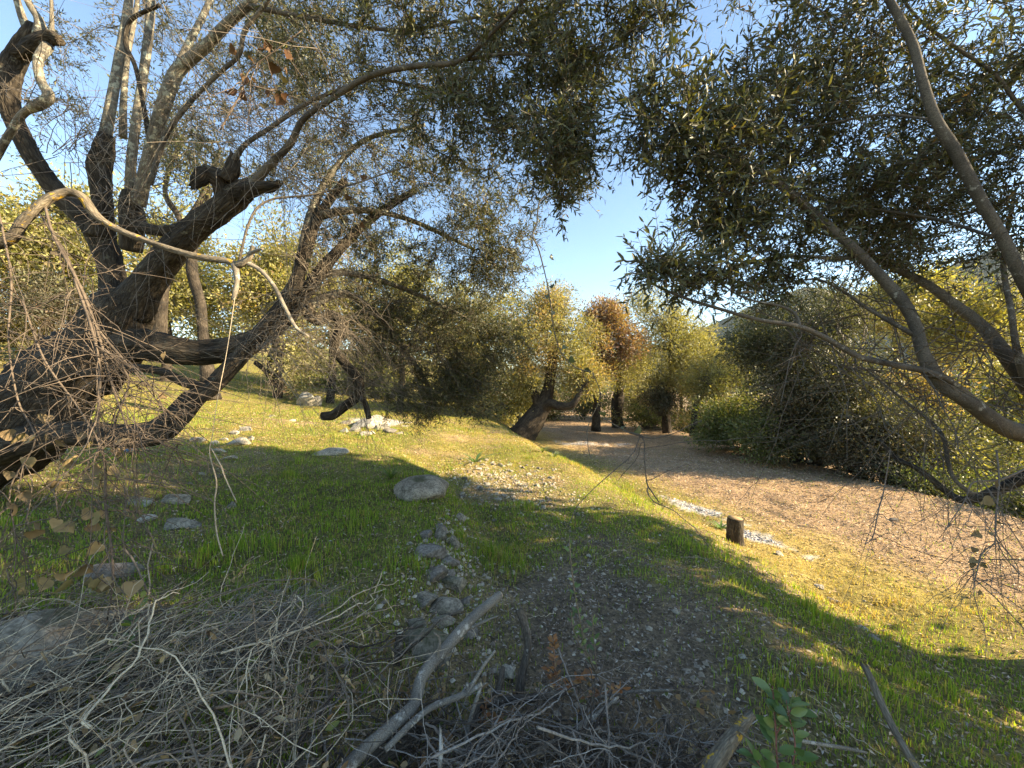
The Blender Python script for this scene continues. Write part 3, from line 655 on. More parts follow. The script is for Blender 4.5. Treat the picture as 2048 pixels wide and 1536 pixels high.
# ------------------------------------------------------------------ the olive reaching in from the right
rb = np.array([4.35, 2.5, 0]); rb[2] = gz(rb[0], rb[1])
RT = NearTree("olive_tree", rb, "olive with smooth brown limbs arching in over the lower terrace path")
RT.limb("trunk", [(4.4, 2.5, rb[2] - 0.2, 0.28), (4.35, 2.48, rb[2] + 0.3, 0.2), (4.1, 2.42, 0.45, 0.17), (3.6, 2.35, 0.95, 0.14), tuple(P(2090, 868, 2.27)) + (0.10,)], M_BARK_OLD, 18, 9, 0.2, 5, 41, world=True)
RT.limb("limb", [(2090, 872, 2.27, 74), (2030, 862, 2.2, 66), (1990, 842, 2.15, 54), (1940, 806, 2.1, 46), (1890, 775, 2.1, 42), (1850, 738, 2.1, 36)], M_BARK_RIGHT, 18, 8, 0.12, 7, 42)
RT.limb("limb", [(1868, 752, 2.1, 44), (1846, 706, 2.1, 36), (1832, 655, 2.12, 36), (1806, 604, 2.15, 36), (1742, 532, 2.2, 31), (1690, 482, 2.22, 28), (1630, 430, 2.25, 26), (1570, 378, 2.2, 22), (1522, 344, 2.15, 18), (1450, 318, 2.1, 14), (1390, 286, 2.05, 12), (1350, 250, 2.0, 8), (1310, 225, 1.95, 5)], M_BARK_RIGHT, 14, 7, 0.1, 9, 43)
RT.limb("limb", [(1985, 826, 2.1, 12), (1900, 762, 2.06, 20), (1840, 740, 2.04, 21), (1780, 728, 2.02, 19), (1715, 712, 2.0, 17), (1650, 675, 1.98, 15), (1595, 652, 1.96, 13), (1520, 640, 1.95, 11), (1440, 618, 1.93, 9), (1370, 596, 1.9, 8), (1310, 570, 1.88, 5), (1275, 535, 1.86, 4)], M_BARK_RIGHT, 10, 7, 0.06, 9, 44)
RT.limb("limb", [(1600, 655, 1.96, 10), (1590, 628, 1.98, 9), (1560, 612, 2.0, 7), (1490, 596, 2.0, 5), (1430, 560, 2.0, 4)], M_BARK_RIGHT, 8, 6, 0.06, 9, 45)
RT.limb("limb", [(2120, 860, 2.4, 70), (2060, 775, 2.4, 54), (2010, 708, 2.4, 46), (1962, 650, 2.45, 36), (1905, 606, 2.5, 31), (1850, 566, 2.55, 25), (1780, 532, 2.6, 20), (1700, 486, 2.65, 15), (1620, 430, 2.7, 10)], M_BARK_RIGHT, 14, 7, 0.08, 9, 46)
RT.limb("limb", [(2150, 760, 1.9, 60), (2095, 650, 1.85, 46), (2046, 560, 1.8, 39), (2008, 482, 1.78, 36), (1960, 398, 1.77, 35), (1910, 302, 1.76, 35), (1872, 240, 1.76, 32), (1846, 165, 1.76, 29), (1826, 90, 1.77, 28), (1790, 20, 1.78, 25), (1740, -60, 1.8, 20), (1660, -180, 1.85, 13)], M_BARK_RIGHT, 16, 8, 0.06, 9, 47)
RT.limb("limb", [(2060, 775, 2.35, 34), (2034, 700, 2.3, 22), (2022, 620, 2.3, 18), (2010, 560, 2.35, 17), (2008, 500, 2.4, 14), (2030, 380, 2.5, 10)], M_BARK_RIGHT, 10, 7, 0.08, 9, 48)
RT.limb("limb", [(2000, 470, 1.8, 14), (1975, 470, 1.9, 12), (1880, 440, 2.1, 10), (1760, 420, 2.3, 8), (1640, 400, 2.4, 6)], M_BARK_RIGHT, 8, 6, 0.06, 9, 49)
RT.limb("limb", [(1870, 240, 1.76, 14), (1850, 238, 1.8, 9), (1760, 230, 1.95, 8), (1640, 250, 2.1, 7), (1540, 265, 2.2, 5)], M_BARK_RIGHT, 8, 6, 0.06, 9, 50)
RT.limb("limb", [(2160, 320, 2.0, 20), (2048, 222, 2.0, 15), (1990, 150, 2.0, 13), (1890, 80, 2.0, 11), (1830, 30, 2.05, 9), (1790, -30, 2.1, 7)], M_BARK_RIGHT, 8, 6, 0.06, 9, 51)
RT.limb("limb", [(1520, 345, 2.15, 13), (1524, 310, 2.15, 11), (1510, 260, 2.2, 9), (1480, 200, 2.2, 6)], M_BARK_RIGHT, 8, 6, 0.06, 9, 52)
RT.limb("limb", [(1722, 515, 2.22, 14), (1660, 516, 2.3, 12), (1590, 512, 2.3, 9), (1520, 520, 2.3, 7), (1460, 540, 2.2, 4)], M_BARK_RIGHT, 8, 6, 0.06, 9, 53)
RT.limb("limb", [(1828, 670, 2.12, 14), (1740, 620, 2.2, 11), (1690, 585, 2.25, 9), (1640, 560, 2.3, 7), (1600, 560, 2.3, 4)], M_BARK_RIGHT, 8, 6, 0.06, 9, 54)
# lower, darker limbs of the same tree
RT.limb("limb", [(2140, 905, 2.5, 60), (2075, 940, 2.5, 40), (2020, 968, 2.5, 34), (1965, 992, 2.5, 26), (1925, 1000, 2.55, 22), (1895, 985, 2.6, 18), (1862, 958, 2.65, 17), (1830, 935, 2.7, 15), (1790, 915, 2.8, 11), (1760, 880, 2.9, 7)], M_BARK_OLD, 12, 7, 0.15, 8, 55)
RT.limb("limb", [(1945, 990, 2.52, 14), (1910, 960, 2.55, 12), (1896, 925, 2.58, 12), (1888, 880, 2.6, 12), (1868, 850, 2.65, 11), (1820, 810, 2.7, 9), (1770, 770, 2.8, 6), (1720, 730, 2.9, 4)], M_BARK_RIGHT, 10, 7, 0.1, 8, 56)
RT.foliage([
    B(1320, 220, 2.0, 90, 110, 0.25, 34), B(1400, 320, 2.1, 90, 90, 0.3, 36), B(1470, 240, 2.2, 90, 110, 0.35, 40), B(1480, 430, 2.2, 110, 80, 0.35, 44), B(1320, 535, 1.9, 70, 45, 0.15, 14), B(1420, 560, 2.0, 80, 45, 0.2, 16),
    B(1600, 180, 2.3, 110, 160, 0.4, 64), B(1740, 120, 2.2, 130, 150, 0.5, 60), B(1620, 380, 2.4, 120, 110, 0.4, 56), B(1780, 360, 2.4, 120, 120, 0.5, 60), B(1570, 540, 2.3, 90, 55, 0.3, 26),
    B(1930, 170, 2.2, 110, 180, 0.5, 60), B(1900, 420, 2.5, 130, 120, 0.5, 50), B(2020, 330, 2.4, 70, 160, 0.4, 30), B(1760, 510, 2.6, 120, 60, 0.4, 30),
    B(1750, -180, 2.2, 320, 150, 0.8, 60), B(2150, 50, 2.3, 200, 220, 0.8, 40),
    ((4.2, 2.0, 2.6), (1.3, 1.3, 1.2), 70)], OLIVE, per=9, pairs=6)
bare_twigs(RT.root, [P(1700, 720, 2.1), P(1800, 740, 2.1), P(1850, 800, 2.4), P(1900, 900, 2.6), P(1950, 700, 2.4), P(1620, 660, 2.1), P(2000, 800, 2.4), P(1760, 620, 2.3)], 150, 0.8, 1.0, (0.13, 0.105, 0.08), 0.0028, 0.0)

# ------------------------------------------------------------------ other trees
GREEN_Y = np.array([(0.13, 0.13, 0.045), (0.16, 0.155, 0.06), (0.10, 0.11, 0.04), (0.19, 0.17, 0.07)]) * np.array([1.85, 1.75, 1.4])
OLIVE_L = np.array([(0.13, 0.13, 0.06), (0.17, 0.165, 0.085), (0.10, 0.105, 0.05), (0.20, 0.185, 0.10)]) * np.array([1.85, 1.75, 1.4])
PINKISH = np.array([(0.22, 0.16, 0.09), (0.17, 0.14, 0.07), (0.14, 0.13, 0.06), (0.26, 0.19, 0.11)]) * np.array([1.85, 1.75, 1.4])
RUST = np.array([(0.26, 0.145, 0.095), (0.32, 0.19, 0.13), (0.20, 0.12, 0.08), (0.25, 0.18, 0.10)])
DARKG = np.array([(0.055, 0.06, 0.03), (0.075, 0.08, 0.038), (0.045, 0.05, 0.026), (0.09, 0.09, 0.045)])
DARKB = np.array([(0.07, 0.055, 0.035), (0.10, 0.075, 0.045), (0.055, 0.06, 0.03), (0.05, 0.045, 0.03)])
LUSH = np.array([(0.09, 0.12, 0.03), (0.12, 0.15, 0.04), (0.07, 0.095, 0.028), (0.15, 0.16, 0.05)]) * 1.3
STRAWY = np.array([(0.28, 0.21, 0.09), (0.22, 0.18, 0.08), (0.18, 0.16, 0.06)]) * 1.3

def tree(name, base, label, crown, n_leaf, pal, pal2=None, p2=0.0, trunk=None, ln=0.085, wd=0.028, clump=0.40, cat="tree", group=None, stems=0, mat=None, thin=0.75):
    """crown: list of (centre, radii, weight); trunk: list of (xyz, r) polylines"""
    base = np.asarray(base, float)
    rt = thing(name, base, label, cat, group)
    n_leaf = int(n_leaf * 1.15); ln *= 1.12; wd *= 1.35
    tops = []
    for i, pl in enumerate(trunk or []):
        mb = MB(); p, r, t = tube(mb, np.array([q[:3] for q in pl]), np.array([q[3] for q in pl]), 12, 6, 0.22, 4, 100 + i)
        mb.build("trunk" if i == 0 else "limb", M_FAR_BARK, rt); tops.append(p)
    lf, tw = MB(), MB()
    W = np.array([c[2] for c in crown], float); W /= W.sum()
    src = np.concatenate(tops) if tops else np.array([base + [0, 0, 0.05]])
    for (c, r, w0), w in zip(crown, W):
        c = np.asarray(c, float); r = np.asarray(r, float); n = int(n_leaf * w)
        ncl = max(6, int(n / 130)); q = rand_dir(ncl) * (0.1 + 0.9 * rng.random((ncl, 1)) ** thin)
        q = q * (1 + 0.28 * vnoise(q * 2.1 + c, 71)[:, None])
        cc = c + q * r
        # keep clumps above the ground
        gh = height(cc[:, 0], cc[:, 1]); cc[:, 2] = np.maximum(cc[:, 2], gh + 0.12)
        size = clump * (0.6 + 0.8 * rng.random(ncl)) * float(np.mean(r)) ** 0.5
        k = rng.integers(0, ncl, n); off = rng.normal(size=(n, 3)) * 0.5
        pos = cc[k] + off * size[k][:, None] * np.array([1, 1, 0.85])
        keep = pos[:, 2] > height(pos[:, 0], pos[:, 1]) + 0.02
        k, off, pos = k[keep], off[keep], pos[keep]; m = len(pos)
        d = nrm(off + (pos - c) / r * 0.5 + rng.normal(size=(m, 3)) * 0.5 + [0, 0, 0.15]); nn = rng.normal(size=(m, 3)) + [0, 0, 0.5]
        col = pick(pal, m)
        if pal2 is not None:
            f = ss(0.1, 0.4, vnoise(pos * 0.9, 77) + 2 * p2 - 1 + 0.3 * rng.normal(size=m)) > 0.5
            col[f] = pick(pal2, int(f.sum()))
        col *= (0.7 + 0.6 * rng.random(ncl))[k][:, None]
        sc = 0.7 + 0.6 * rng.random(m)
        leaves(lf, pos, d, nn, ln * sc, wd * sc, col, False, 0.12, 10.5)
        # branches to clump centres
        dv = np.linalg.norm(cc[:, None] - src[None], axis=-1); a = src[np.argmin(dv + 0.3 * np.maximum(0, src[None, :, 2] - cc[:, None, 2]), 1)]
        cm = (a + cc) / 2 + rng.normal(size=cc.shape) * 0.3 + [0, 0, 0.15]
        pl = bezier(a, cm, cc + rng.normal(size=cc.shape) * 0.1, 5); pl[:, 1:-1] += rng.normal(size=pl[:, 1:-1].shape) * 0.02
        fast_tubes(tw, pl, np.linspace(0.018, 0.004, 5) * min(1.0, float(np.mean(r))), (0.11, 0.09, 0.07), 3)
        # fine twigs
        nt_ = int(n / 140); kk = rng.integers(0, ncl, nt_); a = cc[kk]; e = a + rng.normal(size=(nt_, 3)) * size[kk][:, None] * 0.8
        fast_tubes(tw, bezier(a, (a + e) / 2 + rng.normal(size=e.shape) * 0.05, e, 4), np.array([0.007, 0.005, 0.004, 0.002]), (0.13, 0.105, 0.08), 3)
    tw.build("branch_work", M_TWIG, rt); lf.build("crown", mat or M_LEAF_FAR, rt)
    return rt

def CB(u, v, d, ru, rv, rd, w=1.0): return (P(u, v, d), (ru / F * d, rd, rv / F * d), w)
def TR(*pts):
    """trunk polyline from (u,v,d,w px)"""
    return [tuple(P(a[0], a[1], a[2])) + (PR(*a[:4]),) for a in pts]

# neighbouring olive on the lower terrace, right of the view: its crown throws the foreground shade
nb = np.array([7.0, 1.4, 0]); nb[2] = gz(nb[0], nb[1])
tree("olive_tree", nb, "full olive crown standing on the lower terrace past the arching limbs",
     [((6.6, -0.1, 2.85), (1.2, 1.7, 2.2), 3.4), ((6.6, 1.75, 3.1), (1.0, 0.95, 1.75), 2), ((6.7, 3.0, 3.75), (1.0, 0.85, 1.6), 2), ((6.9, -2.3, 3.0), (1.2, 1.6, 1.8), 1.4), ((7.2, 3.5, 4.4), (0.9, 0.6, 1.1), 0.8)],
     34000, OLIVE, None, 0, [[(7.0, 1.4, nb[2] - .2, .34), (6.9, 1.4, nb[2] + .8, .26), (6.8, 1.2, 2.4, .18), (6.7, 1.0, 4.2, .06)], [(6.9, 1.4, nb[2] + .9, .18), (7.0, 3.0, 2.8, .1), (7.2, 4.6, 4.3, .04)]], ln=0.14, wd=0.05)
# centre olive with leaning trunk
c1 = G(1052, 874); d = c1[1]
tree("olive_tree", c1, "silvery olive with hollow leaning trunk at the edge of the grass bank",
     [CB(1110, 690, d + 0.4, 100, 95, 1.4, 3.4), CB(1060, 640, d + 0.8, 70, 70, 1.2, 1.5), CB(1170, 755, d - 0.2, 62, 48, 0.9, 1.3), CB(1045, 755, d - 0.2, 50, 45, 0.9, 1.0), CB(1110, 620, d + 0.8, 50, 55, 1.0, 1.2)],
     38000, OLIVE_L, PINKISH, 0.5,
     [TR((1032, 886, d, 66), (1048, 864, d, 52), (1066, 840, d, 44), (1082, 818, d, 38), (1096, 780, d + .1, 24), (1105, 720, d + .3, 20), (1112, 660, d + .4, 10)),
      TR((1080, 826, d, 26), (1100, 808, d - .3, 20), (1120, 813, d - .6, 16), (1146, 808, d - .8, 14), (1162, 780, d - .8, 9)),
      TR((1080, 815, d, 22), (1066, 780, d, 15), (1050, 730, d + .3, 10))])
c2 = G(1236, 856); d = c2[1]
tree("olive_tree", c2, "upright olive with straight dark trunk rising from the fallen leaves",
     [CB(1232, 728, d, 52, 58, 1.2, 2), CB(1275, 730, d + 1, 55, 55, 1.3, 1.6)], 17000, OLIVE_L, GREEN_Y, 0.4,
     [TR((1238, 864, d, 36), (1236, 848, d, 25), (1234, 825, d, 23), (1236, 800, d, 24), (1240, 760, d, 14), (1245, 700, d, 8))])
tree("burnt_tree", G(1192, 853), "rust brown tree with scorched leaves between the green olives",
     [CB(1190, 650, 15.5, 40, 55, 1.3, 1.4), CB(1225, 640, 15.5, 30, 42, 1.2, 1), CB(1250, 680, 15.5, 34, 50, 1.2, 1.1), CB(1190, 720, 15.5, 40, 50, 1.2, 1)], 14000, RUST, PINKISH, 0.4,
     [TR((1192, 862, 15.5, 20), (1194, 800, 15.5, 15), (1200, 720, 15.5, 10), (1205, 650, 15.5, 6))], ln=0.11, wd=0.04)
c4 = P(1335, 0, 16); c4[2] = gz(c4[0], c4[1])
tree("olive_tree", c4, "broad pale olive with brown dead skirt under its crown",
     [CB(1340, 670, 16, 75, 80, 1.6, 3), CB(1290, 620, 16.5, 45, 55, 1.2, 1), CB(1385, 720, 15.6, 55, 60, 1.2, 1.6), CB(1330, 760, 15.6, 50, 40, 1.0, 1)], 22000, OLIVE_L, GREEN_Y, 0.35,
     [[(c4[0], 16, c4[2] - .2, .2), (c4[0] - .05, 16, c4[2] + 1.0, .16), (c4[0] + .1, 16, c4[2] + 2.4, .1), (c4[0] + .1, 16, c4[2] + 4, .04)]])
tree("brown_bush", P(1320, 835, 15.0), "brown dead bush hanging under the broad pale olive", [CB(1322, 800, 15.0, 40, 28, 0.8, 1)], 3500, DARKB, RUST, 0.4, ln=0.1, wd=0.03, cat="bush")
c5 = P(1388, 0, 14); c5[2] = gz(c5[0], c5[1])
tree("olive_tree", c5, "small leafy olive on a thin dark trunk beside the terrace edge",
     [CB(1420, 770, 14, 50, 55, 1.0, 2), CB(1460, 740, 14.5, 45, 50, 1.0, 1)], 11000, GREEN_Y, OLIVE_L, 0.4,
     [TR((1386, 872, 14, 18), (1388, 850, 14, 14), (1392, 815, 14, 13), (1410, 770, 14, 8))])
tree("shrub", G(1450, 893), "bright green leafy shrub on the terrace edge in sun", [CB(1440, 850, 11.5, 55, 45, 0.8, 1.3), CB(1500, 840, 11.2, 50, 55, 0.8, 1.2)], 13000, LUSH, GREEN_Y, 0.5, ln=0.07, wd=0.03, cat="shrub")
tree("shrub", G(1545, 905), "dense dark green shrub at the foot of the shaded hedge", [CB(1530, 870, 9.8, 55, 45, 0.8, 1.2)], 7000, LUSH, DARKG, 0.5, ln=0.06, wd=0.026, cat="shrub")
# shaded tree mass along the terrace edge
c6 = P(1590, 0, 10.2); c6[2] = gz(c6[0], c6[1])
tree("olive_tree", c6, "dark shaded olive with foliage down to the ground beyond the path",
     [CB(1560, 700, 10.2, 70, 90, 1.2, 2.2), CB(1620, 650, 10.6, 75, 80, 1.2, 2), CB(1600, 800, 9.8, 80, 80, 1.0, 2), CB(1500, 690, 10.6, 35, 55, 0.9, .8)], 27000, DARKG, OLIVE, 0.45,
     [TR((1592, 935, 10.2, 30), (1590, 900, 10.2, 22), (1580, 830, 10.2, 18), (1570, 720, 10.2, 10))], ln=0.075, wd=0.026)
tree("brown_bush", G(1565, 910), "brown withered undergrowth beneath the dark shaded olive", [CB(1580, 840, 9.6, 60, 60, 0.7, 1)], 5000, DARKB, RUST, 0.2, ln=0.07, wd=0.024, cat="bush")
c7 = P(1720, 0, 8.9); c7[2] = gz(c7[0], c7[1])
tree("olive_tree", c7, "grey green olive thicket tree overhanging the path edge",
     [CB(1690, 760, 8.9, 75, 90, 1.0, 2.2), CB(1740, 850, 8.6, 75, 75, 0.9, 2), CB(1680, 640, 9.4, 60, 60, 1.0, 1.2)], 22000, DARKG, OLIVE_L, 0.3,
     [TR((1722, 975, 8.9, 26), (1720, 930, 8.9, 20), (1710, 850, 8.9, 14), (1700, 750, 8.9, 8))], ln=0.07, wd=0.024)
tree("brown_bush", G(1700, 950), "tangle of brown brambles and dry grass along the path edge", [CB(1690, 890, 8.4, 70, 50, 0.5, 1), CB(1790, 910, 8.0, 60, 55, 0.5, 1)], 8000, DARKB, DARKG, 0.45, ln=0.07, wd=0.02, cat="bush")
tree("brown_bush", P(1830, 900, 9.5), "russet leaved bush glowing behind the bare limbs", [CB(1830, 790, 10.0, 70, 60, 0.9, 1)], 6000, PINKISH, RUST, 0.35, ln=0.08, wd=0.03, cat="bush")
def far_tree(u, v, d, ru, rv, rd, n, pal, label, name="olive_tree", pal2=None, p2=0.3, cat="tree", ln=0.12, wd=0.045, trunk_r=0.13):
    b = P(u, 0, d); b[2] = gz(b[0], b[1]); c = P(u, v, d)
    k = rng.normal(size=(4, 2))
    cr = [CB(u, v, d, ru, rv, rd, 2)] + [CB(u + k[i, 0] * ru * 0.55, v + k[i, 1] * rv * 0.45, d + 0.5 * k[i, 0], ru * 0.55, rv * 0.55, rd * 0.7, 0.7) for i in range(4)]
    tk = [[(b[0], d, b[2] - .3, trunk_r * 1.3), (b[0] + .1, d, b[2] + 0.4 * max(c[2] - b[2], .4), trunk_r), (c[0], d, c[2], trunk_r * .5), (c[0], d, c[2] + rv / F * d * .6, .02)]] if trunk_r else None
    return tree(name, b, label, cr, n, pal, pal2, p2, tk, ln, wd, cat=cat)
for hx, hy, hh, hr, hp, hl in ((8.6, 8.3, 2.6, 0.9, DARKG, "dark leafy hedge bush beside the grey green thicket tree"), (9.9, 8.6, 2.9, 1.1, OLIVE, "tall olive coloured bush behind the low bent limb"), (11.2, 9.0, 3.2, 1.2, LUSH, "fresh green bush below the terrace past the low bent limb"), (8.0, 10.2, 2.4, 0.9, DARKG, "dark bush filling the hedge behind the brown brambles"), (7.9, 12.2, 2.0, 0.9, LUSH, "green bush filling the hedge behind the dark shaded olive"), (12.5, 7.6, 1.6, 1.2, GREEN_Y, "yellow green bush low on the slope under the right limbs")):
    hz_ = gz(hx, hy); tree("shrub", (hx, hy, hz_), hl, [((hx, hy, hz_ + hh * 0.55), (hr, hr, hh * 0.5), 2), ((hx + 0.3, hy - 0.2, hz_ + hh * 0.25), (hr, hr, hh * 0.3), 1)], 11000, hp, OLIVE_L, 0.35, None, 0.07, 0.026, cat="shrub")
for i, (hx, hy) in enumerate(((8.1, 6.0), (8.3, 6.8), (8.0, 7.4), (8.9, 6.3), (9.4, 7.2), (8.2, 5.2))):
    hz_ = gz(hx, hy); tree("weed_clump", (hx, hy, hz_), "low clump of green weeds on the drop below the path", [((hx, hy, hz_ + 0.4), (0.55, 0.5, 0.45), 1)], 3600, LUSH, DARKG, 0.4, None, 0.05, 0.02, cat="weeds", group="weed clumps below the path")
far_tree(1930, 650, 13, 130, 110, 1.6, 17000, GREEN_Y, "sunlit yellow green tree behind the arching right limbs", pal2=LUSH, name="leafy_tree", trunk_r=0.1)
far_tree(1930, 850, 11, 120, 70, 1.2, 13000, LUSH, "bright green shrub below the arching right limbs", "shrub", GREEN_Y, 0.5, "shrub", 0.085, 0.035, None)
far_tree(2080, 780, 10, 110, 120, 1.2, 13000, GREEN_Y, "yellow green shrub past the end of the path in sun", "shrub", OLIVE_L, 0.5, "shrub", 0.085, 0.035, None)
far_tree(2010, 985, 8.3, 120, 40, 0.8, 6000, LUSH, "low green weeds growing below the path edge", "shrub", DARKG, 0.5, "shrub", 0.06, 0.025, None)
far_tree(1790, 620, 16, 90, 70, 1.6, 10000, OLIVE_L, "pale olive seen through the arching right limbs", pal2=GREEN_Y)
far_tree(1490, 690, 20, 60, 60, 1.6, 8000, OLIVE, "far olive standing in front of the blue hill")
far_tree(1420, 700, 22, 50, 60, 1.6, 8000, OLIVE_L, "far pale olive next to the broad olive", pal2=GREEN_Y)
# behind the left tree and the grass bank
far_tree(935, 690, 14, 110, 110, 1.8, 18000, OLIVE_L, "olive half hidden behind the hanging shaded leaves", pal2=GREEN_Y)
far_tree(800, 630, 17, 110, 150, 2.0, 17000, GREEN_Y, "yellow green olive behind the dark hanging branch", pal2=OLIVE_L)
far_tree(660, 610, 15, 90, 140, 1.8, 15000, OLIVE_L, "sunlit olive behind the crooked hanging limb", pal2=RUST, p2=0.35)
far_tree(555, 580, 14, 75, 150, 1.6, 14000, GREEN_Y, "tall olive behind the dead lichened branch tip", pal2=PINKISH, p2=0.4)
far_tree(330, 570, 13, 140, 130, 1.8, 18000, GREEN_Y, "yellow green olive showing between the dark trunk forks", pal2=OLIVE_L)
far_tree(90, 480, 12, 120, 130, 1.8, 18000, GREEN_Y, "sunlit yellow olive behind the hanging vines", pal2=OLIVE_L)
far_tree(-60, 640, 11, 130, 80, 1.4, 9000, STRAWY, "straw coloured bush on the slope beside the old trunk", "brown_bush", PINKISH, 0.4, "bush", trunk_r=None)
far_tree(90, 610, 10.5, 60, 40, 1.0, 5000, DARKB, "dark shaded bush under the sunlit yellow olive", "brown_bush", RUST, 0.2, "bush", 0.09, 0.03, None)
far_tree(545, 590, 18, 60, 70, 1.6, 7000, RUST, "rust coloured tree behind the tall olive", "burnt_tree", PINKISH, 0.4)
far_tree(1090, 815, 21, 160, 22, 1.2, 9000, DARKG, "low dark hedge shrub behind the leaning trunk", "shrub", LUSH, 0.4, "shrub", 0.11, 0.04, None)
far_tree(1290, 828, 17, 70, 22, 1.0, 6000, LUSH, "pale grassy shrub beyond the upright trunk", "shrub", STRAWY, 0.4, "shrub", 0.1, 0.03, None)
far_tree(700, 790, 20, 120, 30, 1.2, 7000, LUSH, "low green shrub behind the white rock heap", "shrub", GREEN_Y, 0.4, "shrub", 0.1, 0.04, None)
far_tree(1000, 660, 24, 130, 90, 2.2, 12000, OLIVE_L, "far olive behind the silvery leaning one", pal2=GREEN_Y)
far_tree(760, 700, 27, 160, 120, 2.4, 12000, OLIVE_L, "tall far olive on the rise beyond the bank", ln=0.16, wd=0.06)
far_tree(420, 640, 24, 160, 120, 2.4, 12000, GREEN_Y, "far yellowish olive on the left hillside", ln=0.16, wd=0.06)
far_tree(150, 560, 22, 180, 140, 2.4, 12000, OLIVE_L, "far olive high on the left hillside", ln=0.16, wd=0.06)
far_tree(1360, 740, 28, 150, 70, 2.4, 9000, OLIVE, "far olive closing the end of the path", ln=0.16, wd=0.06)
for hx, hy, hh, hr, hp, hl in ((1.2, 21, 1.9, 1.9, DARKG, "dark hedge bush closing the clearing behind the leaning trunk"), (4.2, 23, 2.2, 1.9, LUSH, "green hedge bush closing the clearing behind the upright trunk"), (7.2, 22, 2.4, 1.8, OLIVE_L, "pale hedge bush at the far end of the leafy path"), (-3.0, 21, 2.0, 2.0, GREEN_Y, "sunlit hedge bush behind the hanging leaf curtain"), (-7.0, 19, 2.0, 1.9, LUSH, "green bush on the rise behind the white rocks"), (9.5, 19, 2.6, 1.7, DARKG, "dark bush at the end of the shaded hedge")):
    hz_ = gz(hx, hy); tree("shrub", (hx, hy, hz_), hl, [((hx, hy, hz_ + hh * 0.5), (hr, 1.0, hh * 0.5), 2)], 8000, hp, OLIVE_L, 0.35, None, 0.11, 0.04, cat="shrub")
# slender pale trunks behind the forks
sb = P(418, 0, 8.5); sb[2] = gz(sb[0], sb[1])
tree("slender_tree", sb, "slender pale trunked olive standing behind the old trunk forks",
     [CB(420, 330, 8.3, 130, 90, 1.0, 1), CB(340, 260, 8.3, 90, 90, 1.0, 1)], 5200, OLIVE, GREEN_Y, 0.4,
     [TR((424, 800, 8.5, 44), (418, 760, 8.5, 36), (408, 690, 8.5, 24), (402, 610, 8.5, 23), (384, 540, 8.5, 26), (392, 460, 8.5, 20), (420, 380, 8.5, 14)),
      TR((320, 700, 8.3, 30), (322, 620, 8.3, 26), (330, 560, 8.3, 22), (350, 480, 8.3, 18), (400, 400, 8.3, 12), (440, 300, 8.3, 8)),
      TR((384, 545, 8.5, 18), (360, 440, 8.5, 14), (330, 380, 8.5, 12), (360, 280, 8.5, 8))], ln=0.07, wd=0.022)
s2 = G(555, 772)
tree("olive_tree", s2, "dark forked olive stem standing on the far edge of the bank",
     [CB(600, 690, s2[1], 70, 50, 0.8, 1)], 2500, DARKB, PINKISH, 0.4,
     [TR((562, 790, s2[1], 36), (552, 760, s2[1], 28), (545, 720, s2[1], 22), (560, 680, s2[1], 14)), TR((552, 775, s2[1], 18), (535, 745, s2[1], 14), (510, 725, s2[1], 10))], ln=0.07, wd=0.022)

# ------------------------------------------------------------------ rocks
import bmesh
_bm = {}
for _s in (2, 3, 4):
    b_ = bmesh.new(); bmesh.ops.create_icosphere(b_, subdivisions=_s, radius=1.0)
    _bm[_s] = (np.array([v.co[:] for v in b_.verts]), np.array([[v.index for v in f.verts] for f in b_.faces])); b_.free()

def rock(c, size, seed, mat, label, group=None, sub=3, hmin=0.38, rot=None, sink=0.42, facets=14, name="rock", ang=None):
    r_ = np.random.default_rng(seed); V, Fc = _bm[sub]; V = V.copy()
    for _ in range(facets):
        n = nrm(r_.normal(size=3)); h = hmin + 0.36 * r_.random(); dd = V @ n; V = V - np.outer(np.maximum(dd - h, 0) * 0.97, n)
    V = V * (1 + 0.10 * fbm(V * 1.7 + seed, 3, seed)[:, None] + (0.045 * fbm(V * 6 + seed, 3, seed + 3)[:, None] if sub > 2 else 0))
    V = V * np.asarray(size) / 2
    a = r_.random() * 6.28 if ang is None else ang
    R = np.array([[math.cos(a), -math.sin(a), 0], [math.sin(a), math.cos(a), 0], [0, 0, 1]]); V = V @ R.T
    me = make_mesh(name, V, [Fc], None, sub > 3, mat); me["world_space"] = 0
    o = bpy.data.objects.new(name, me); COL.objects.link(o)
    o.location = (c[0], c[1], c[2] + size[2] * (0.5 - sink))
    return tag(o, label, "rock", group)

def rockpx(u, v, w, h, mat, label, seed, depth=0.8, **k):
    g = G(u, v); d_ = g[1]; W = w / F * math.hypot(d_, 0); H = h / F * d_
    return rock(g, (W * 1.05, W * depth, H * 1.2), seed, mat, label, ang=k.pop("ang", 0.15 * (seed % 5 - 2)), **k)

rockpx(846, 986, 108, 48, M_ROCK, "rounded grey boulder half buried in grass at the shade line", 201, 1.1, sub=4, facets=6, sink=0.42, hmin=0.62)
rockpx(85, 1345, 270, 150, M_ROCK, "big grey lichened rock beside the dry twig heap", 202, 0.8, sub=4, facets=8, sink=0.35, hmin=0.5)
rockpx(205, 1262, 170, 60, M_ROCK_BROWN, "flat earthy brown rock under the dangling vine tip", 203, 0.7, sub=4)
rockpx(235, 1150, 100, 46, M_ROCK_BROWN, "earthy rock behind the withered heart shaped leaves", 204)
rockpx(288, 1008, 62, 28, M_ROCK_PALE, "white angular rock, left one of the pair in shade", 205)
rockpx(345, 1004, 64, 34, M_ROCK, "mossy white edged rock, right one of the pair in shade", 206)
rockpx(362, 1052, 84, 36, M_ROCK, "flat grey rock below the pair of white rocks", 207)
rockpx(292, 1042, 36, 26, M_ROCK_PALE, "small pale rock at the edge of the sun fleck", 208)
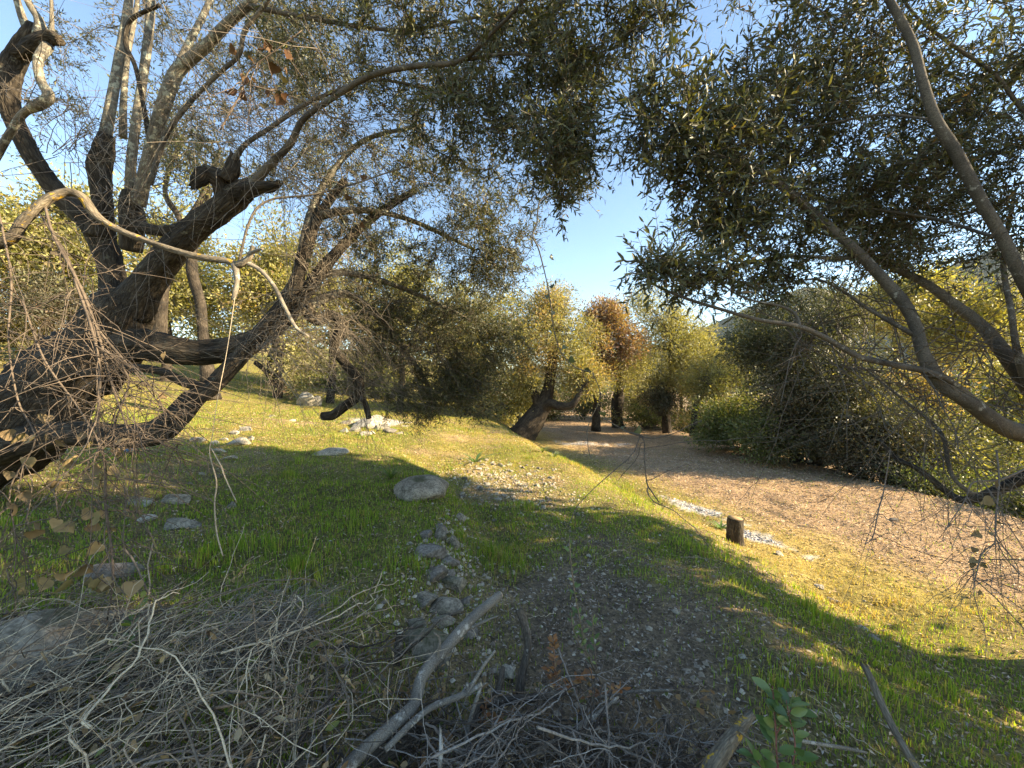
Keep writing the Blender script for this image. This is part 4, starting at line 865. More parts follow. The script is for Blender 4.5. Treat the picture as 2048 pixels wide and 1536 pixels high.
rockpx(462, 1014, 24, 16, M_ROCK_BROWN, "single small brown rock alone in the shaded grass", 209)
rockpx(612, 812, 52, 42, M_ROCK_PALE, "upright white rock on the rise behind the twigs", 210)
rockpx(634, 812, 24, 34, M_ROCK_PALE, "narrow white rock leaning on the upright white rock", 211)
rockpx(735, 852, 90, 44, M_ROCK_PALE, "largest white rock of the ashy heap under the crooked limb", 212, 1.1)
rockpx(662, 908, 66, 22, M_ROCK_PALE, "flat white rock flush with the sunlit grass", 213)
rockpx(922, 1040, 30, 26, M_ROCK, "small grey rock below the rounded boulder", 214)
rockpx(882, 1078, 48, 42, M_ROCK, "round face rock of the crumbling stone step", 215)
rockpx(886, 1222, 105, 52, M_ROCK, "wide grey slab at the foot of the stone step", 216, 0.8, sub=4)
rockpx(850, 1312, 140, 60, M_ROCK, "pale grey slab behind the sawn stub", 217, 0.7, sub=4)
rockpx(1016, 1352, 44, 36, M_ROCK_PALE, "pale stone behind the silver branch fork", 218)
rockpx(1351, 1226, 22, 14, M_ROCK_PALE, "smooth pale stone lying on the dark dirt", 219)
rockpx(1394, 1222, 18, 11, M_ROCK, "greyish stone next to the smooth pale stone", 220)
rockpx(1788, 1042, 24, 14, M_ROCK_BROWN, "brown clod alone on the leaf covered path", 221)
for i, (u, v, w_, h_) in enumerate([(852, 1078, 36, 34), (906, 1092, 30, 40), (866, 1112, 80, 34), (900, 1128, 52, 30), (912, 1176, 74, 34), (868, 1152, 76, 32), (836, 1112, 30, 20), (846, 1204, 86, 30), (928, 1208, 34, 24), (904, 1152, 34, 24), (828, 1252, 60, 26), (928, 1264, 64, 28), (884, 1062, 40, 28), (884, 1250, 70, 28)]):
    rockpx(u, v, w_, h_, M_ROCK if i % 3 == 1 else M_ROCK_BROWN, "small grey stone set in the crumbling step beside the grass", 230 + i, group="stones of the crumbling step")
for i, (u, v, w_, h_) in enumerate([(398, 884, 44, 20), (440, 905, 40, 20), (480, 888, 48, 24), (494, 862, 40, 18), (458, 918, 32, 14), (425, 890, 30, 14), (470, 868, 26, 14), (450, 880, 24, 12), (500, 880, 22, 12)]):
    rockpx(u, v, w_, h_, M_ROCK_PALE, "cream stone of the sunlit outcrop beside the low limb", 250 + i, group="stones of the sunlit outcrop")
for i, (u, v, w_, h_) in enumerate([(696, 848, 34, 20), (712, 862, 36, 16), (760, 858, 44, 18), (780, 864, 36, 12), (728, 870, 30, 12), (690, 864, 26, 14), (800, 868, 26, 9), (745, 868, 24, 10)]):
    rockpx(u, v, w_, h_, M_ROCK_PALE if i % 3 else M_ROCK, "whitish lump of the ashy heap under the crooked limb", 270 + i, group="lumps of the ashy heap")
for i in range(110):
    u = 920 + 190 * rng.random(); v = 922 + 85 * rng.random() + (u - 1000) * 0.12; w_ = 7 + 13 * rng.random() ** 2
    rockpx(u, v, w_, w_ * 0.6, M_ROCK_PALE if rng.random() < 0.7 else M_ROCK_BROWN, "small cream rubble stone strewn on the sunny bank", 300 + i, group="rubble stones on the sunny bank", sub=2)
for i in range(40):
    u = 940 + 500 * rng.random(); v = 1060 + 330 * rng.random(); w_ = 5 + 8 * rng.random() ** 2
    rockpx(u, v, w_, w_ * 0.65, M_ROCK_PALE if rng.random() < 0.5 else M_ROCK, "little pebble scattered over the dark dirt", 400 + i, group="pebbles on the dark dirt", sub=2)
for i, (u, v, w_, h_) in enumerate([(1085, 1018, 18, 12), (1152, 1030, 18, 11), (820, 1088, 16, 11), (990, 1042, 14, 9), (1640, 1176, 26, 14), (1668, 1205, 30, 16), (1725, 1258, 30, 16), (1752, 1280, 30, 16), (1560, 1110, 24, 12), (545, 834, 24, 12), (584, 842, 22, 10), (432, 955, 24, 10), (405, 950, 18, 10), (380, 970, 16, 9)]):
    rockpx(u, v, w_, h_, M_ROCK if i % 2 else M_ROCK_PALE, "lone small stone poking out of the grass", 450 + i, group="stones poking out of the grass", sub=2)

# ------------------------------------------------------------------ tree stump on the bank
sg = G(1470, 1086)
st = thing("tree_stump", sg, "short sawn tree stump with dark bark on the bank edge", "stump")
d_ = sg[1]; sr = 15 / F * d_; shh = 50 / F * d_
mb = MB(); tube(mb, [sg + [0, 0, -0.1], sg + [0, 0, 0.02], sg + [0, 0, shh * .5], sg + [0.003, 0, shh]], [sr * 1.25, sr * 1.1, sr, sr * .97], 20, 6, 0.08, 14, 61); mb.build("bark", M_BARK_OLD, st)
mb = MB(); tube(mb, [sg + [0.003, 0, shh - .004], sg + [0.004, 0, shh + .006]], [sr * .93, sr * .9], 20, 2, 0.05, 14, 61, True, (0.36, 0.24, 0.12)); mb.build("cut_face", M_CUT, st)

# ------------------------------------------------------------------ cut branches in the foreground heap
def stick(name, label, pts, mat, cut=None, jag=0.0, twigs=(), seg=12, knob=0.08, ksc=20):
    p3 = [P(*p[:3]) for p in pts]; r = [PR(*p[:4]) * 0.82 for p in pts]
    base = np.array(p3[0]); rt = thing(name, base, label, "branch")
    mb = MB(); p, rr, t = tube(mb, p3, r, seg, 7, knob, ksc, int(pts[0][0]), True, None, jag); mb.build("bark", mat, rt)
    if cut is not None:
        mb = MB(); tube(mb, [p[-1] - t[-1] * 0.002, p[-1] + t[-1] * 0.004], [rr[-1] * .95, rr[-1] * .9], seg, 2, 0.06, 20, 3, True, cut); mb.build("cut_face", M_CUT, rt)
    for tw in twigs:
        mb = MB(); tube(mb, [P(*q[:3]) for q in tw], [PR(*q[:4]) for q in tw], 7, 6, 0.08, 20, 5, True, None, 0.004); mb.build("side_twig", mat, rt)
    return rt
PALE = (0.55, 0.43, 0.28)
stick("cut_branch", "long silvery cut branch leaning up out of the twig heap", [(660, 1570, 1.12, 48), (720, 1508, 1.2, 46), (790, 1446, 1.3, 41), (828, 1408, 1.36, 39), (846, 1350, 1.45, 35), (892, 1296, 1.55, 33), (945, 1236, 1.68, 29), (1000, 1190, 1.8, 22)], M_DEAD, PALE,
      twigs=[[(872, 1320, 1.5, 10), (880, 1280, 1.5, 6), (868, 1265, 1.48, 3)], [(935, 1258, 1.65, 8), (975, 1240, 1.66, 6), (995, 1232, 1.66, 3)]])
stick("cut_stub", "upright brown stub with a fresh pale sawn top", [(745, 1420, 1.62, 34), (775, 1370, 1.65, 30), (792, 1325, 1.68, 33), (797, 1290, 1.7, 25), (800, 1264, 1.71, 21)], M_DEAD_DARK, (0.72, 0.62, 0.45), twigs=[[(795, 1322, 1.66, 12), (808, 1305, 1.65, 9), (850, 1272, 1.62, 5), (880, 1240, 1.6, 3)]])
stick("side_branch", "thin silvery forked branch crossing beside the long silvery one", [(770, 1500, 1.22, 20), (830, 1440, 1.3, 19), (868, 1412, 1.35, 18), (920, 1392, 1.4, 17), (962, 1370, 1.42, 14)], M_DEAD, PALE, 0.0,
      [[(932, 1388, 1.4, 10), (950, 1360, 1.42, 9), (968, 1330, 1.44, 8), (990, 1302, 1.46, 5)], [(936, 1384, 1.4, 9), (934, 1366, 1.4, 7)], [(962, 1372, 1.42, 8), (940, 1440, 1.38, 11), (930, 1490, 1.34, 13)]])
stick("dark_log", "thick dark log lying under the long silvery branch", [(640, 1600, 1.2, 74), (730, 1530, 1.28, 66), (800, 1485, 1.36, 62), (845, 1455, 1.42, 56)], M_DEAD_DARK, (0.2, 0.15, 0.1))
stick("grey_snag", "short weathered snag standing black and grey by the dirt", [(1038, 1400, 1.62, 26), (1044, 1350, 1.66, 25), (1056, 1290, 1.72, 22), (1048, 1245, 1.78, 24), (1040, 1222, 1.8, 22)], M_DEAD_DARK, None, 0.02)
stick("forked_branch", "brown forked branch lying across the heap by the snag", [(945, 1420, 1.5, 30), (985, 1405, 1.52, 26), (1050, 1398, 1.55, 24), (1095, 1392, 1.58, 20), (1132, 1384, 1.6, 15)], M_DEAD_DARK, PALE, 0.0, [[(985, 1405, 1.52, 18), (1000, 1370, 1.56, 16), (1006, 1335, 1.6, 12)], [(960, 1415, 1.5, 16), (940, 1460, 1.45, 18), (928, 1490, 1.42, 16)]])
stick("dark_log", "crooked mossy log half buried in the dark twigs", [(965, 1580, 1.32, 40), (985, 1520, 1.38, 42), (1005, 1475, 1.45, 38), (1030, 1440, 1.5, 30)], M_DEAD_DARK)
stick("cut_branch", "leaning grey stick sunk in the dark twig heap", [(1330, 1436, 1.5, 20), (1346, 1480, 1.42, 26), (1362, 1520, 1.36, 28), (1385, 1575, 1.28, 30)][::-1], M_DEAD_DARK, (0.3, 0.27, 0.23))
stick("cut_branch", "stout pale barked cut branch beside the glossy leaved sprig", [(1395, 1590, 1.12, 66), (1428, 1528, 1.16, 56), (1462, 1478, 1.22, 46), (1488, 1446, 1.26, 34), (1502, 1430, 1.28, 26)], M_LICHEN, PALE, 0.01, [[(1478, 1462, 1.22, 8), (1500, 1478, 1.2, 6), (1540, 1492, 1.18, 4)]])
stick("broken_branch", "straight lichened stick with snapped end leaning over the grass", [(1870, 1600, 1.0, 32), (1830, 1532, 1.05, 28), (1790, 1462, 1.12, 25), (1762, 1405, 1.18, 24), (1742, 1358, 1.22, 22), (1732, 1338, 1.24, 21)], M_LICHEN, None, 0.02)
stick("fallen_stick", "thin grey stick lying flat on the shaded grass", [(1580, 1478, 1.45, 10), (1640, 1488, 1.46, 11), (1690, 1496, 1.47, 12), (1732, 1505, 1.48, 8)], M_DEAD, None, 0.008)
stick("broken_stick", "snapped pale stick poking straight up from the heap", [(876, 1570, 1.1, 15), (880, 1530, 1.12, 14), (882, 1490, 1.15, 13), (881, 1462, 1.17, 6)], M_DEAD, None, 0.02)
stick("fallen_stick", "pale barked stick lying on the big lichened rock", [(150, 1243, 1.62, 10), (100, 1246, 1.63, 11), (50, 1246, 1.64, 11), (12, 1247, 1.65, 9)], M_LICHEN, PALE, 0.004)
stick("curved_branch", "curved brown branch arching along the bottom of the heap", [(1035, 1540, 1.2, 20), (1080, 1500, 1.28, 18), (1150, 1470, 1.35, 18), (1230, 1458, 1.4, 16), (1290, 1475, 1.42, 14), (1340, 1500, 1.4, 10)], M_DEAD_DARK)
stick("curved_branch", "grey bent branch rising left of the leaning grey stick", [(1130, 1490, 1.4, 16), (1165, 1450, 1.45, 15), (1200, 1425, 1.5, 14), (1235, 1395, 1.55, 8)], M_DEAD, None, 0.006)
stick("fallen_stick", "thin pale stick lying on dirt above the heap", [(1195, 1395, 1.68, 6), (1260, 1384, 1.7, 8), (1345, 1380, 1.72, 7)], M_DEAD)
stick("curved_branch", "twisted grey stem snaking along the bottom of the dry twigs", [(100, 1590, 1.05, 26), (200, 1500, 1.15, 22), (290, 1470, 1.2, 20), (380, 1500, 1.2, 20), (480, 1520, 1.18, 18), (640, 1530, 1.15, 22)], M_DEAD_DARK)
stick("curved_branch", "short dark stem crossing under the dry vines", [(40, 1440, 1.3, 14), (90, 1475, 1.27, 16), (130, 1530, 1.2, 18), (160, 1590, 1.12, 18)], M_DEAD_DARK)

def twig_heap(name, label, n, xr, yr, dirm, spread, L, rad, cols, mound, wig=0.018, seg=4, fork=2):
    mb = MB()
    x = xr[0] + (xr[1] - xr[0]) * rng.random(n); y = yr[0] + (yr[1] - yr[0]) * rng.random(n)
    z = height(x, y) + 0.01 + mound(x, y) * rng.random(n)
    d = nrm(np.array(dirm) + rng.normal(size=(n, 3)) * np.array(spread)); ln = L[0] + (L[1] - L[0]) * rng.random(n) ** 1.5
    m = 18; t = np.linspace(-0.5, 0.5, m); c = np.stack([x, y, z], -1)
    bow = nrm(rng.normal(size=(n, 3)) + [0, 0, 0.5]) * (0.16 * ln * rng.random(n))[:, None]
    pts = c[:, None] + d[:, None] * (ln[:, None] * t)[..., None] + bow[:, None] * (1 - 4 * t ** 2)[None, :, None]
    w_ = np.cumsum(np.cumsum(rng.normal(size=pts.shape) * wig * 0.16, 1), 1); w_ -= t[None, :, None] * (w_[:, -1:] - w_[:, :1]); pts += w_ - w_.mean(1, keepdims=True) + rng.normal(size=pts.shape) * 0.0025
    gh = height(pts[..., 0], pts[..., 1]) + 0.008; pts[..., 2] = np.maximum(pts[..., 2], gh)
    near = pts[..., 1].min(1) > 0.45; pts = pts[near]; n = len(pts); d = d[near]; ln = ln[near]
    r = rad[0] + (rad[1] - rad[0]) * rng.random(n) ** 2; col = np.asarray(cols)[rng.integers(0, len(cols), n)]
    fast_tubes(mb, pts, r[:, None] * np.linspace(1.15, 0.5, m)[None], col, seg)
    for f in range(fork):
        j = rng.integers(2, m - 2, n); b = pts[np.arange(n), j]; dd = nrm(d + rng.normal(size=(n, 3)) * 0.7); l2 = ln * (0.12 + 0.25 * rng.random(n))
        t2 = np.linspace(0, 1, 5); p2 = b[:, None] + dd[:, None] * (l2[:, None] * t2)[..., None]; p2[:, 1:] += np.cumsum(rng.normal(size=p2[:, 1:].shape) * wig * 0.6, 1)
        gh = height(p2[..., 0], p2[..., 1]) + 0.006; p2[..., 2] = np.maximum(p2[..., 2], gh)
        fast_tubes(mb, p2, (r * 0.6)[:, None] * np.linspace(1, 0.45, 5)[None], col, 3)
    o = mb.build(name, M_TWIG); tag(o, label, "brushwood", None, "stuff"); return o
PT = [(0.52, 0.42, 0.28), (0.42, 0.34, 0.23), (0.32, 0.25, 0.17), (0.60, 0.50, 0.34), (0.22, 0.17, 0.12)]
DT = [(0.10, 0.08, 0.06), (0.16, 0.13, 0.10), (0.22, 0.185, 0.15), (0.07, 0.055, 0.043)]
moundL = lambda x, y: 0.26 * np.exp(-((x + 1.0) / 0.85) ** 2 - ((y - 1.3) / 0.55) ** 2) + 0.05
twig_heap("dry_twig_heap", "heap of pale dry vine stems and twigs in the lower foreground", 430, (-2.3, -0.62), (0.85, 1.6), (0.6, 0.6, 0.06), (0.75, 0.75, 0.16), (0.2, 0.95), (0.0008, 0.0038), PT, moundL, 0.05)
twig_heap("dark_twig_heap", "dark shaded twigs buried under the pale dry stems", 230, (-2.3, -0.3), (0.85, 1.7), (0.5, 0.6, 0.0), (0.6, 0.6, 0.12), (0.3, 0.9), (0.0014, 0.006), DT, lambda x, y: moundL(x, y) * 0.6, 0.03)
twig_heap("dark_twig_heap", "tangle of broken dark twigs around the grey sticks", 420, (-0.4, 0.85), (0.95, 1.5), (0.7, 0.2, 0.05), (0.8, 0.6, 0.22), (0.15, 0.7), (0.0013, 0.0052), DT + [(0.3, 0.27, 0.23)], lambda x, y: 0.26 * np.exp(-((x - 0.15) / 0.6) ** 2 - ((y - 1.15) / 0.35) ** 2) + 0.04, 0.012)
twig_heap("grey_twig_fan", "fan of fine upright grey twigs behind the dry stems", 170, (-1.25, -0.85), (1.45, 1.85), (0.6, 0.15, 0.5), (0.35, 0.3, 0.25), (0.15, 0.42), (0.0008, 0.0018), [(0.3, 0.265, 0.22), (0.24, 0.21, 0.18)], lambda x, y: 0.17 + 0 * x, 0.02)
twig_heap("thin_twig_litter", "thin dry twigs strewn over dirt and grass", 150, (-0.5, 1.6), (1.4, 3.6), (0.7, 0.3, 0.0), (0.7, 0.7, 0.05), (0.1, 0.45), (0.0009, 0.0022), PT + DT, lambda x, y: 0.02 + 0 * x, 0.012)

# ------------------------------------------------------------------ vines with heart shaped leaves
def heart_mesh(name, size, col, mat, seed):
    r_ = np.random.default_rng(seed)
    prof = [(0.0, 0.0), (0.06, 0.16), (0.0, 0.34), (0.12, 0.47), (0.32, 0.50), (0.55, 0.36), (0.8, 0.16), (1.0, 0.0)]
    mid = [(a, 0.0) for a, _ in prof]; V = []; 
    for sgn in (1, -1):
        for a, b in prof: V.append((a, sgn * b, 0.55 * b * b * (1 + a) + 0.5 * (a - 0.4) ** 2 + 0.04 * r_.normal()))
    for a, b in mid: V.append((a + 0.08 * (a < 0.1), 0, 0.5 * (a - 0.4) ** 2 - 0.03))
    V = np.array(V) * size; n = len(prof); f = []
    for i in range(n - 1):
        f.append((2 * n + i, 2 * n + i + 1, i + 1, i)); f.append((2 * n + i + 1, 2 * n + i, n + i, n + i + 1))
    c = np.tile(np.array([*col, 1.0]), (len(V), 1)); c[:, :3] *= (0.85 + 0.3 * r_.random((len(V), 1)))
    me = make_mesh(name, V, [np.array(f)], {"lc": ('FLOAT_COLOR', c)}, True, mat); me["world_space"] = 0; return me
def oval_mesh(name, size, col, mat, wr=0.42):
    prof = [(0, 0), (0.2, 0.34), (0.45, 0.5), (0.72, 0.42), (0.92, 0.2), (1.0, 0)]
    V = [(a, b * wr * 2 * .5 * 2, 0.10 * abs(b) - 0.15 * a * a) for a, b in prof] + [(a, -b * wr * 2 * .5 * 2, 0.10 * abs(b) - 0.15 * a * a) for a, b in prof[1:-1]] + [(0.3, 0, -0.02), (0.6, 0, -0.06)]
    V = np.array(V) * size
    f = [(0, 10, 1), (1, 10, 11, 2)] ; f3 = [(0, 1, 10), (0, 10, 6), (3, 4, 11), (9, 11, 8)]
    f = [(1, 2, 11, 10), (2, 3, 11, 11)]
    tris = [(0, 1, 10), (1, 2, 10), (2, 11, 10), (2, 3, 11), (3, 4, 11), (4, 5, 11), (0, 10, 6), (6, 10, 7), (7, 10, 11), (7, 11, 8), (8, 11, 9), (9, 11, 5)]
    c = np.tile(np.array([*col, 1.0]), (len(V), 1))
    me = make_mesh(name, V, [np.array(tris)], {"lc": ('FLOAT_COLOR', c)}, True, mat); me["world_space"] = 0; return me
def put_leaf(me, parent, pos, d, n, name="leaf", sc=1.0):
    d = nrm(np.array(d, float)); n = np.array(n, float); n = nrm(n - d * np.dot(n, d)); s = np.cross(n, d)
    from mathutils import Matrix
    o = bpy.data.objects.new(name, me); COL.objects.link(o); o.parent = parent
    Mx = Matrix(((d[0], s[0], n[0]), (d[1], s[1], n[1]), (d[2], s[2], n[2])))
    o.rotation_euler = Mx.to_euler(); o.scale = (sc, sc, sc); o.location = Vector([float(a) for a in pos]) - parent.location
    return o

def vine(name, label, stems, n_side, side_len, leafspots, lmeshes, col, lsize=1.0, sag=0.7, wig=0.012, cat="vine", seg=5):
    p0 = P(*stems[0][0][:3]); rt = thing(name, p0, label, cat)
    mb = MB(); nodes = []
    for sidx, s_ in enumerate(stems):
        p, r, t = tube(mb, [P(*q[:3]) + rng.normal(size=3) * 0.004 for q in s_], [PR(*q[:4]) * 0.8 for q in s_], seg, 6, 0.1, 40, sidx, True, col); nodes.append(p)
    nodes = np.concatenate(nodes)
    if n_side:
        a = nodes[rng.integers(0, len(nodes), n_side)]; d = nrm(rng.normal(size=(n_side, 3)) * [0.9, 0.6, 0.5] + [0.25, 0, -0.35]); ln = side_len * (0.35 + rng.random(n_side))
        m = 11; t = np.linspace(0, 1, m); pts = a[:, None] + d[:, None] * (ln[:, None] * t)[..., None] + np.array([0, 0, -1.0]) * (sag * ln[:, None] * t ** 2 * 0.6)[..., None]
        w_ = np.cumsum(np.cumsum(rng.normal(size=pts.shape) * wig * 0.45, 1), 1); w_ -= w_[:, :1]; pts = pts + w_
        pts[..., 2] = np.maximum(pts[..., 2], height(pts[..., 0], pts[..., 1]) + 0.01)
        fast_tubes(mb, pts, (0.0012 + 0.0012 * rng.random(n_side))[:, None] * np.linspace(1.1, 0.5, m), col, 4)
        for f in range(2):
            j = rng.integers(2, m - 1, n_side); b = pts[np.arange(n_side), j]; dd = nrm(d + rng.normal(size=d.shape) * 0.8); l2 = ln * (0.1 + 0.3 * rng.random(n_side)); t2 = np.linspace(0, 1, 6)
            p2 = b[:, None] + dd[:, None] * (l2[:, None] * t2)[..., None]; p2[:, 1:] += np.cumsum(rng.normal(size=p2[:, 1:].shape) * wig * 0.5, 1)
            fast_tubes(mb, p2, np.linspace(0.0011, 0.0006, 6), col, 3)
    mb.build("stem", M_TWIG, rt)
    for (u, v, dd, sc) in leafspots:
        put_leaf(lmeshes[rng.integers(0, len(lmeshes))], rt, P(u, v, dd), rng.normal(size=3) * 0.6 + [0, 0, -0.7], rng.normal(size=3) + [0, -0.8, 0.3], "leaf", lsize * sc)
    return rt
HB = [heart_mesh("dry_heart_leaf", 0.062, c, M_DRY, 500 + i) for i, c in enumerate([(0.30, 0.22, 0.12), (0.24, 0.165, 0.09), (0.34, 0.25, 0.13), (0.19, 0.14, 0.08), (0.25, 0.20, 0.09)])]
HD = [heart_mesh("dark_heart_leaf", 0.05, c, M_DRY, 520 + i) for i, c in enumerate([(0.10, 0.05, 0.025), (0.14, 0.075, 0.04), (0.07, 0.06, 0.03)])]
HG = [heart_mesh("green_heart_leaf", 0.045, c, M_LEAF_GREEN, 530 + i) for i, c in enumerate([(0.09, 0.105, 0.06), (0.12, 0.125, 0.07)])]
spots = [(150, 1165, 1.45, 1.0), (268, 1160, 1.45, 1.0), (232, 1172, 1.45, .8), (122, 1045, 1.5, 1.0), (200, 1085, 1.5, .9), (95, 975, 1.5, .9), (215, 940, 1.55, .7), (50, 980, 1.5, .9), (160, 1030, 1.5, .8), (30, 870, 1.6, .8), (330, 705, 1.7, .6), (180, 880, 1.6, .8), (235, 895, 1.6, .7), (90, 830, 1.6, .8), (110, 500, 1.7, .7), (95, 520, 1.7, .7), (60, 530, 1.7, .7), (330, 790, 1.8, .6), (280, 775, 1.8, .6)]
spots += [(20 + 230 * rng.random(), 850 + 330 * rng.random(), 1.4 + 0.25 * rng.random(), 0.55 + 0.5 * rng.random()) for _ in range(38)]
vine("withered_vine", "withered climbing vine with papery brown heart shaped leaves hanging from the old trunk",
     [[(88, 400, 1.78, 10), (110, 470, 1.72, 9), (145, 540, 1.7, 10), (172, 600, 1.68, 9), (205, 690, 1.66, 8), (225, 770, 1.64, 7), (250, 850, 1.62, 5), (262, 900, 1.6, 3)],
      [(86, 430, 1.76, 8), (135, 520, 1.72, 8), (190, 640, 1.72, 8), (245, 715, 1.72, 7), (290, 770, 1.74, 5), (330, 830, 1.75, 3)],
      [(150, 560, 1.68, 8), (190, 660, 1.62, 8), (196, 750, 1.6, 8), (201, 850, 1.58, 8), (206, 940, 1.56, 8), (212, 1010, 1.54, 8), (222, 1090, 1.52, 8), (226, 1160, 1.5, 7), (214, 1240, 1.5, 5)],
      [(0, 430, 1.7, 7), (20, 560, 1.66, 7), (15, 680, 1.62, 6), (35, 800, 1.6, 6), (70, 880, 1.58, 5), (25, 980, 1.55, 5), (30, 1090, 1.5, 4), (10, 1180, 1.5, 3)],
      [(40, 600, 1.6, 6), (90, 720, 1.58, 6), (160, 820, 1.56, 6), (200, 900, 1.55, 5), (150, 960, 1.54, 4), (110, 1040, 1.52, 4)],
      [(205, 700, 1.64, 6), (260, 760, 1.66, 6), (230, 860, 1.62, 6), (300, 880, 1.64, 5), (370, 890, 1.66, 3)]],
     330, 0.34, spots, HB, (0.14, 0.108, 0.08))
vine("hanging_bine", "pale thin bine dangling alone over the shaded grass",
     [[(470, 590, 1.9, 2), (452, 700, 1.75, 2), (438, 800, 1.66, 2), (426, 870, 1.62, 2), (421, 905, 1.6, 3), (430, 960, 1.58, 4.5), (427, 1000, 1.57, 4.5), (431, 1040, 1.55, 4.5), (436, 1075, 1.54, 4.5), (444, 1112, 1.52, 4)], [(424, 900, 1.6, 3), (440, 930, 1.58, 4), (452, 958, 1.56, 4), (474, 1000, 1.55, 3)]], 0, 0, [], HB, (0.40, 0.32, 0.22))
sp = [(470 + 110 * rng.random(), 90 + 130 * rng.random(), 2.0 + 0.3 * rng.random(), 0.7 + 0.6 * rng.random()) for _ in range(26)] + [(600 + 250 * rng.random(), 180 + 350 * rng.random(), 2.2 + 0.5 * rng.random(), 0.6 + 0.4 * rng.random()) for _ in range(12)]
vine("dark_vine", "dark vine with brown heart shaped leaves climbing the upper left limbs",
     [[(440, 260, 2.1, 5), (480, 190, 2.1, 5), (500, 140, 2.1, 4), (550, 100, 2.1, 3), (600, 60, 2.1, 3)], [(490, 170, 2.1, 4), (540, 180, 2.15, 4), (640, 220, 2.2, 3), (760, 320, 2.3, 3), (830, 480, 2.5, 2)]], 30, 0.4, sp, HD, (0.16, 0.12, 0.09))
vine("trailing_vine", "thin trailing vine with a few heart shaped leaves hanging before the leaning olive",
     [[(1100, 385, 1.35, 3), (1082, 400, 1.35, 4), (1072, 440, 1.35, 4), (1068, 470, 1.35, 4), (1080, 500, 1.35, 4), (1090, 560, 1.35, 3), (1100, 610, 1.35, 3), (1108, 650, 1.35, 3), (1120, 700, 1.35, 3), (1150, 735, 1.35, 3), (1180, 745, 1.35, 3)],
      [(1180, 745, 1.35, 3), (1195, 790, 1.35, 2), (1175, 850, 1.35, 2), (1175, 895, 1.35, 2), (1182, 915, 1.35, 2)]], 0, 0,
     [(1099, 512, 1.35, .5), (1104, 570, 1.35, .45), (1092, 590, 1.35, .4), (1106, 622, 1.35, .45), (1104, 650, 1.35, .4), (1130, 690, 1.35, .45), (1137, 718, 1.35, .6), (1180, 738, 1.35, .6), (1110, 560, 1.35, .35)], HG, (0.15, 0.125, 0.09), 1.0)
vine("trailing_vine", "thin trailing vine with pale leaf dangling above the ash patch",
     [[(1208, 832, 1.3, 2), (1230, 850, 1.3, 3), (1262, 862, 1.3, 3), (1285, 880, 1.3, 4), (1290, 920, 1.3, 4), (1296, 960, 1.3, 4), (1303, 985, 1.3, 4), (1318, 1002, 1.3, 3)]], 6, 0.08,
     [(1274, 858, 1.3, .75), (1248, 852, 1.3, .5), (1210, 832, 1.3, .6)], HG, (0.13, 0.105, 0.08))
vine("withered_vine", "dry vine with curled leaves dangling from the low right limb",
     [[(1990, 900, 2.2, 6), (1995, 960, 2.1, 6), (1990, 1030, 2.0, 6), (1994, 1080, 1.95, 5), (1990, 1090, 1.93, 5), (1965, 1105, 1.9, 5), (1952, 1140, 1.88, 4), (1950, 1165, 1.87, 3)],
      [(1994, 1080, 1.95, 4), (2010, 1110, 1.93, 4), (2036, 1148, 1.92, 3)], [(2060, 930, 2.2, 8), (2000, 960, 2.15, 7), (1950, 965, 2.1, 6), (1930, 1000, 2.08, 4), (1890, 1060, 2.0, 3)],
      [(1780, 900, 2.3, 3), (1770, 980, 2.25, 4), (1760, 1020, 2.2, 4), (1745, 1070, 2.18, 3), (1732, 1090, 2.16, 2)]],
     70, 0.35, [(1960, 1065, 1.95, .7), (1975, 1062, 1.95, .6), (1950, 1095, 1.92, .5), (1955, 1120, 1.9, .6), (1972, 1130, 1.9, .5), (1988, 1000, 2.0, .9), (2000, 1045, 2.0, .7), (1990, 975, 2.0, .7), (1945, 1125, 1.9, .5), (1960, 1180, 1.9, .5)], HB, (0.22, 0.17, 0.13))

# ------------------------------------------------------------------ small leafy plants
OG = [oval_mesh("sprig_leaf", 0.034, c, M_LEAF_GREEN, 0.22) for c in ((0.17, 0.24, 0.06), (0.13, 0.19, 0.05), (0.22, 0.27, 0.06), (0.10, 0.15, 0.05))]
OM = [oval_mesh("mastic_leaf", 0.046, c, M_LEAF_GREEN, 0.24) for c in ((0.09, 0.17, 0.045), (0.13, 0.21, 0.06), (0.07, 0.13, 0.04), (0.19, 0.26, 0.08))]
def sprig_plant(name, label, stems, nper, meshes, col, cat="plant", up=0.6, root=None):
    p0 = P(*stems[0][0][:3]); rt = thing(name, p0, label, cat); mb = MB()
    for i, s_ in enumerate(stems):
        p, r, t = tube(mb, [P(*q[:3]) for q in s_], [PR(*q[:4]) for q in s_], 6, 6, 0.05, 30, i, True, col)
        n = nper[i]
        for k in range(n):
            f = 0.2 + 0.8 * (k + rng.random()) / n; j = min(int(f * (len(p) - 1)), len(p) - 1)
            a = rng.random() * 6.28; sd = np.array([math.cos(a), math.sin(a), 0]); d = t[j] * 0.5 + sd * 0.9 + np.array([0, 0, 0.15])
            put_leaf(meshes[rng.integers(0, len(meshes))], rt, p[j] + sd * 0.004, d, np.array([0, -0.25, up]) + rng.normal(size=3) * 0.35, "leaf", 0.7 + 0.5 * rng.random())
    mb.build("stem", M_TWIG, rt); return rt
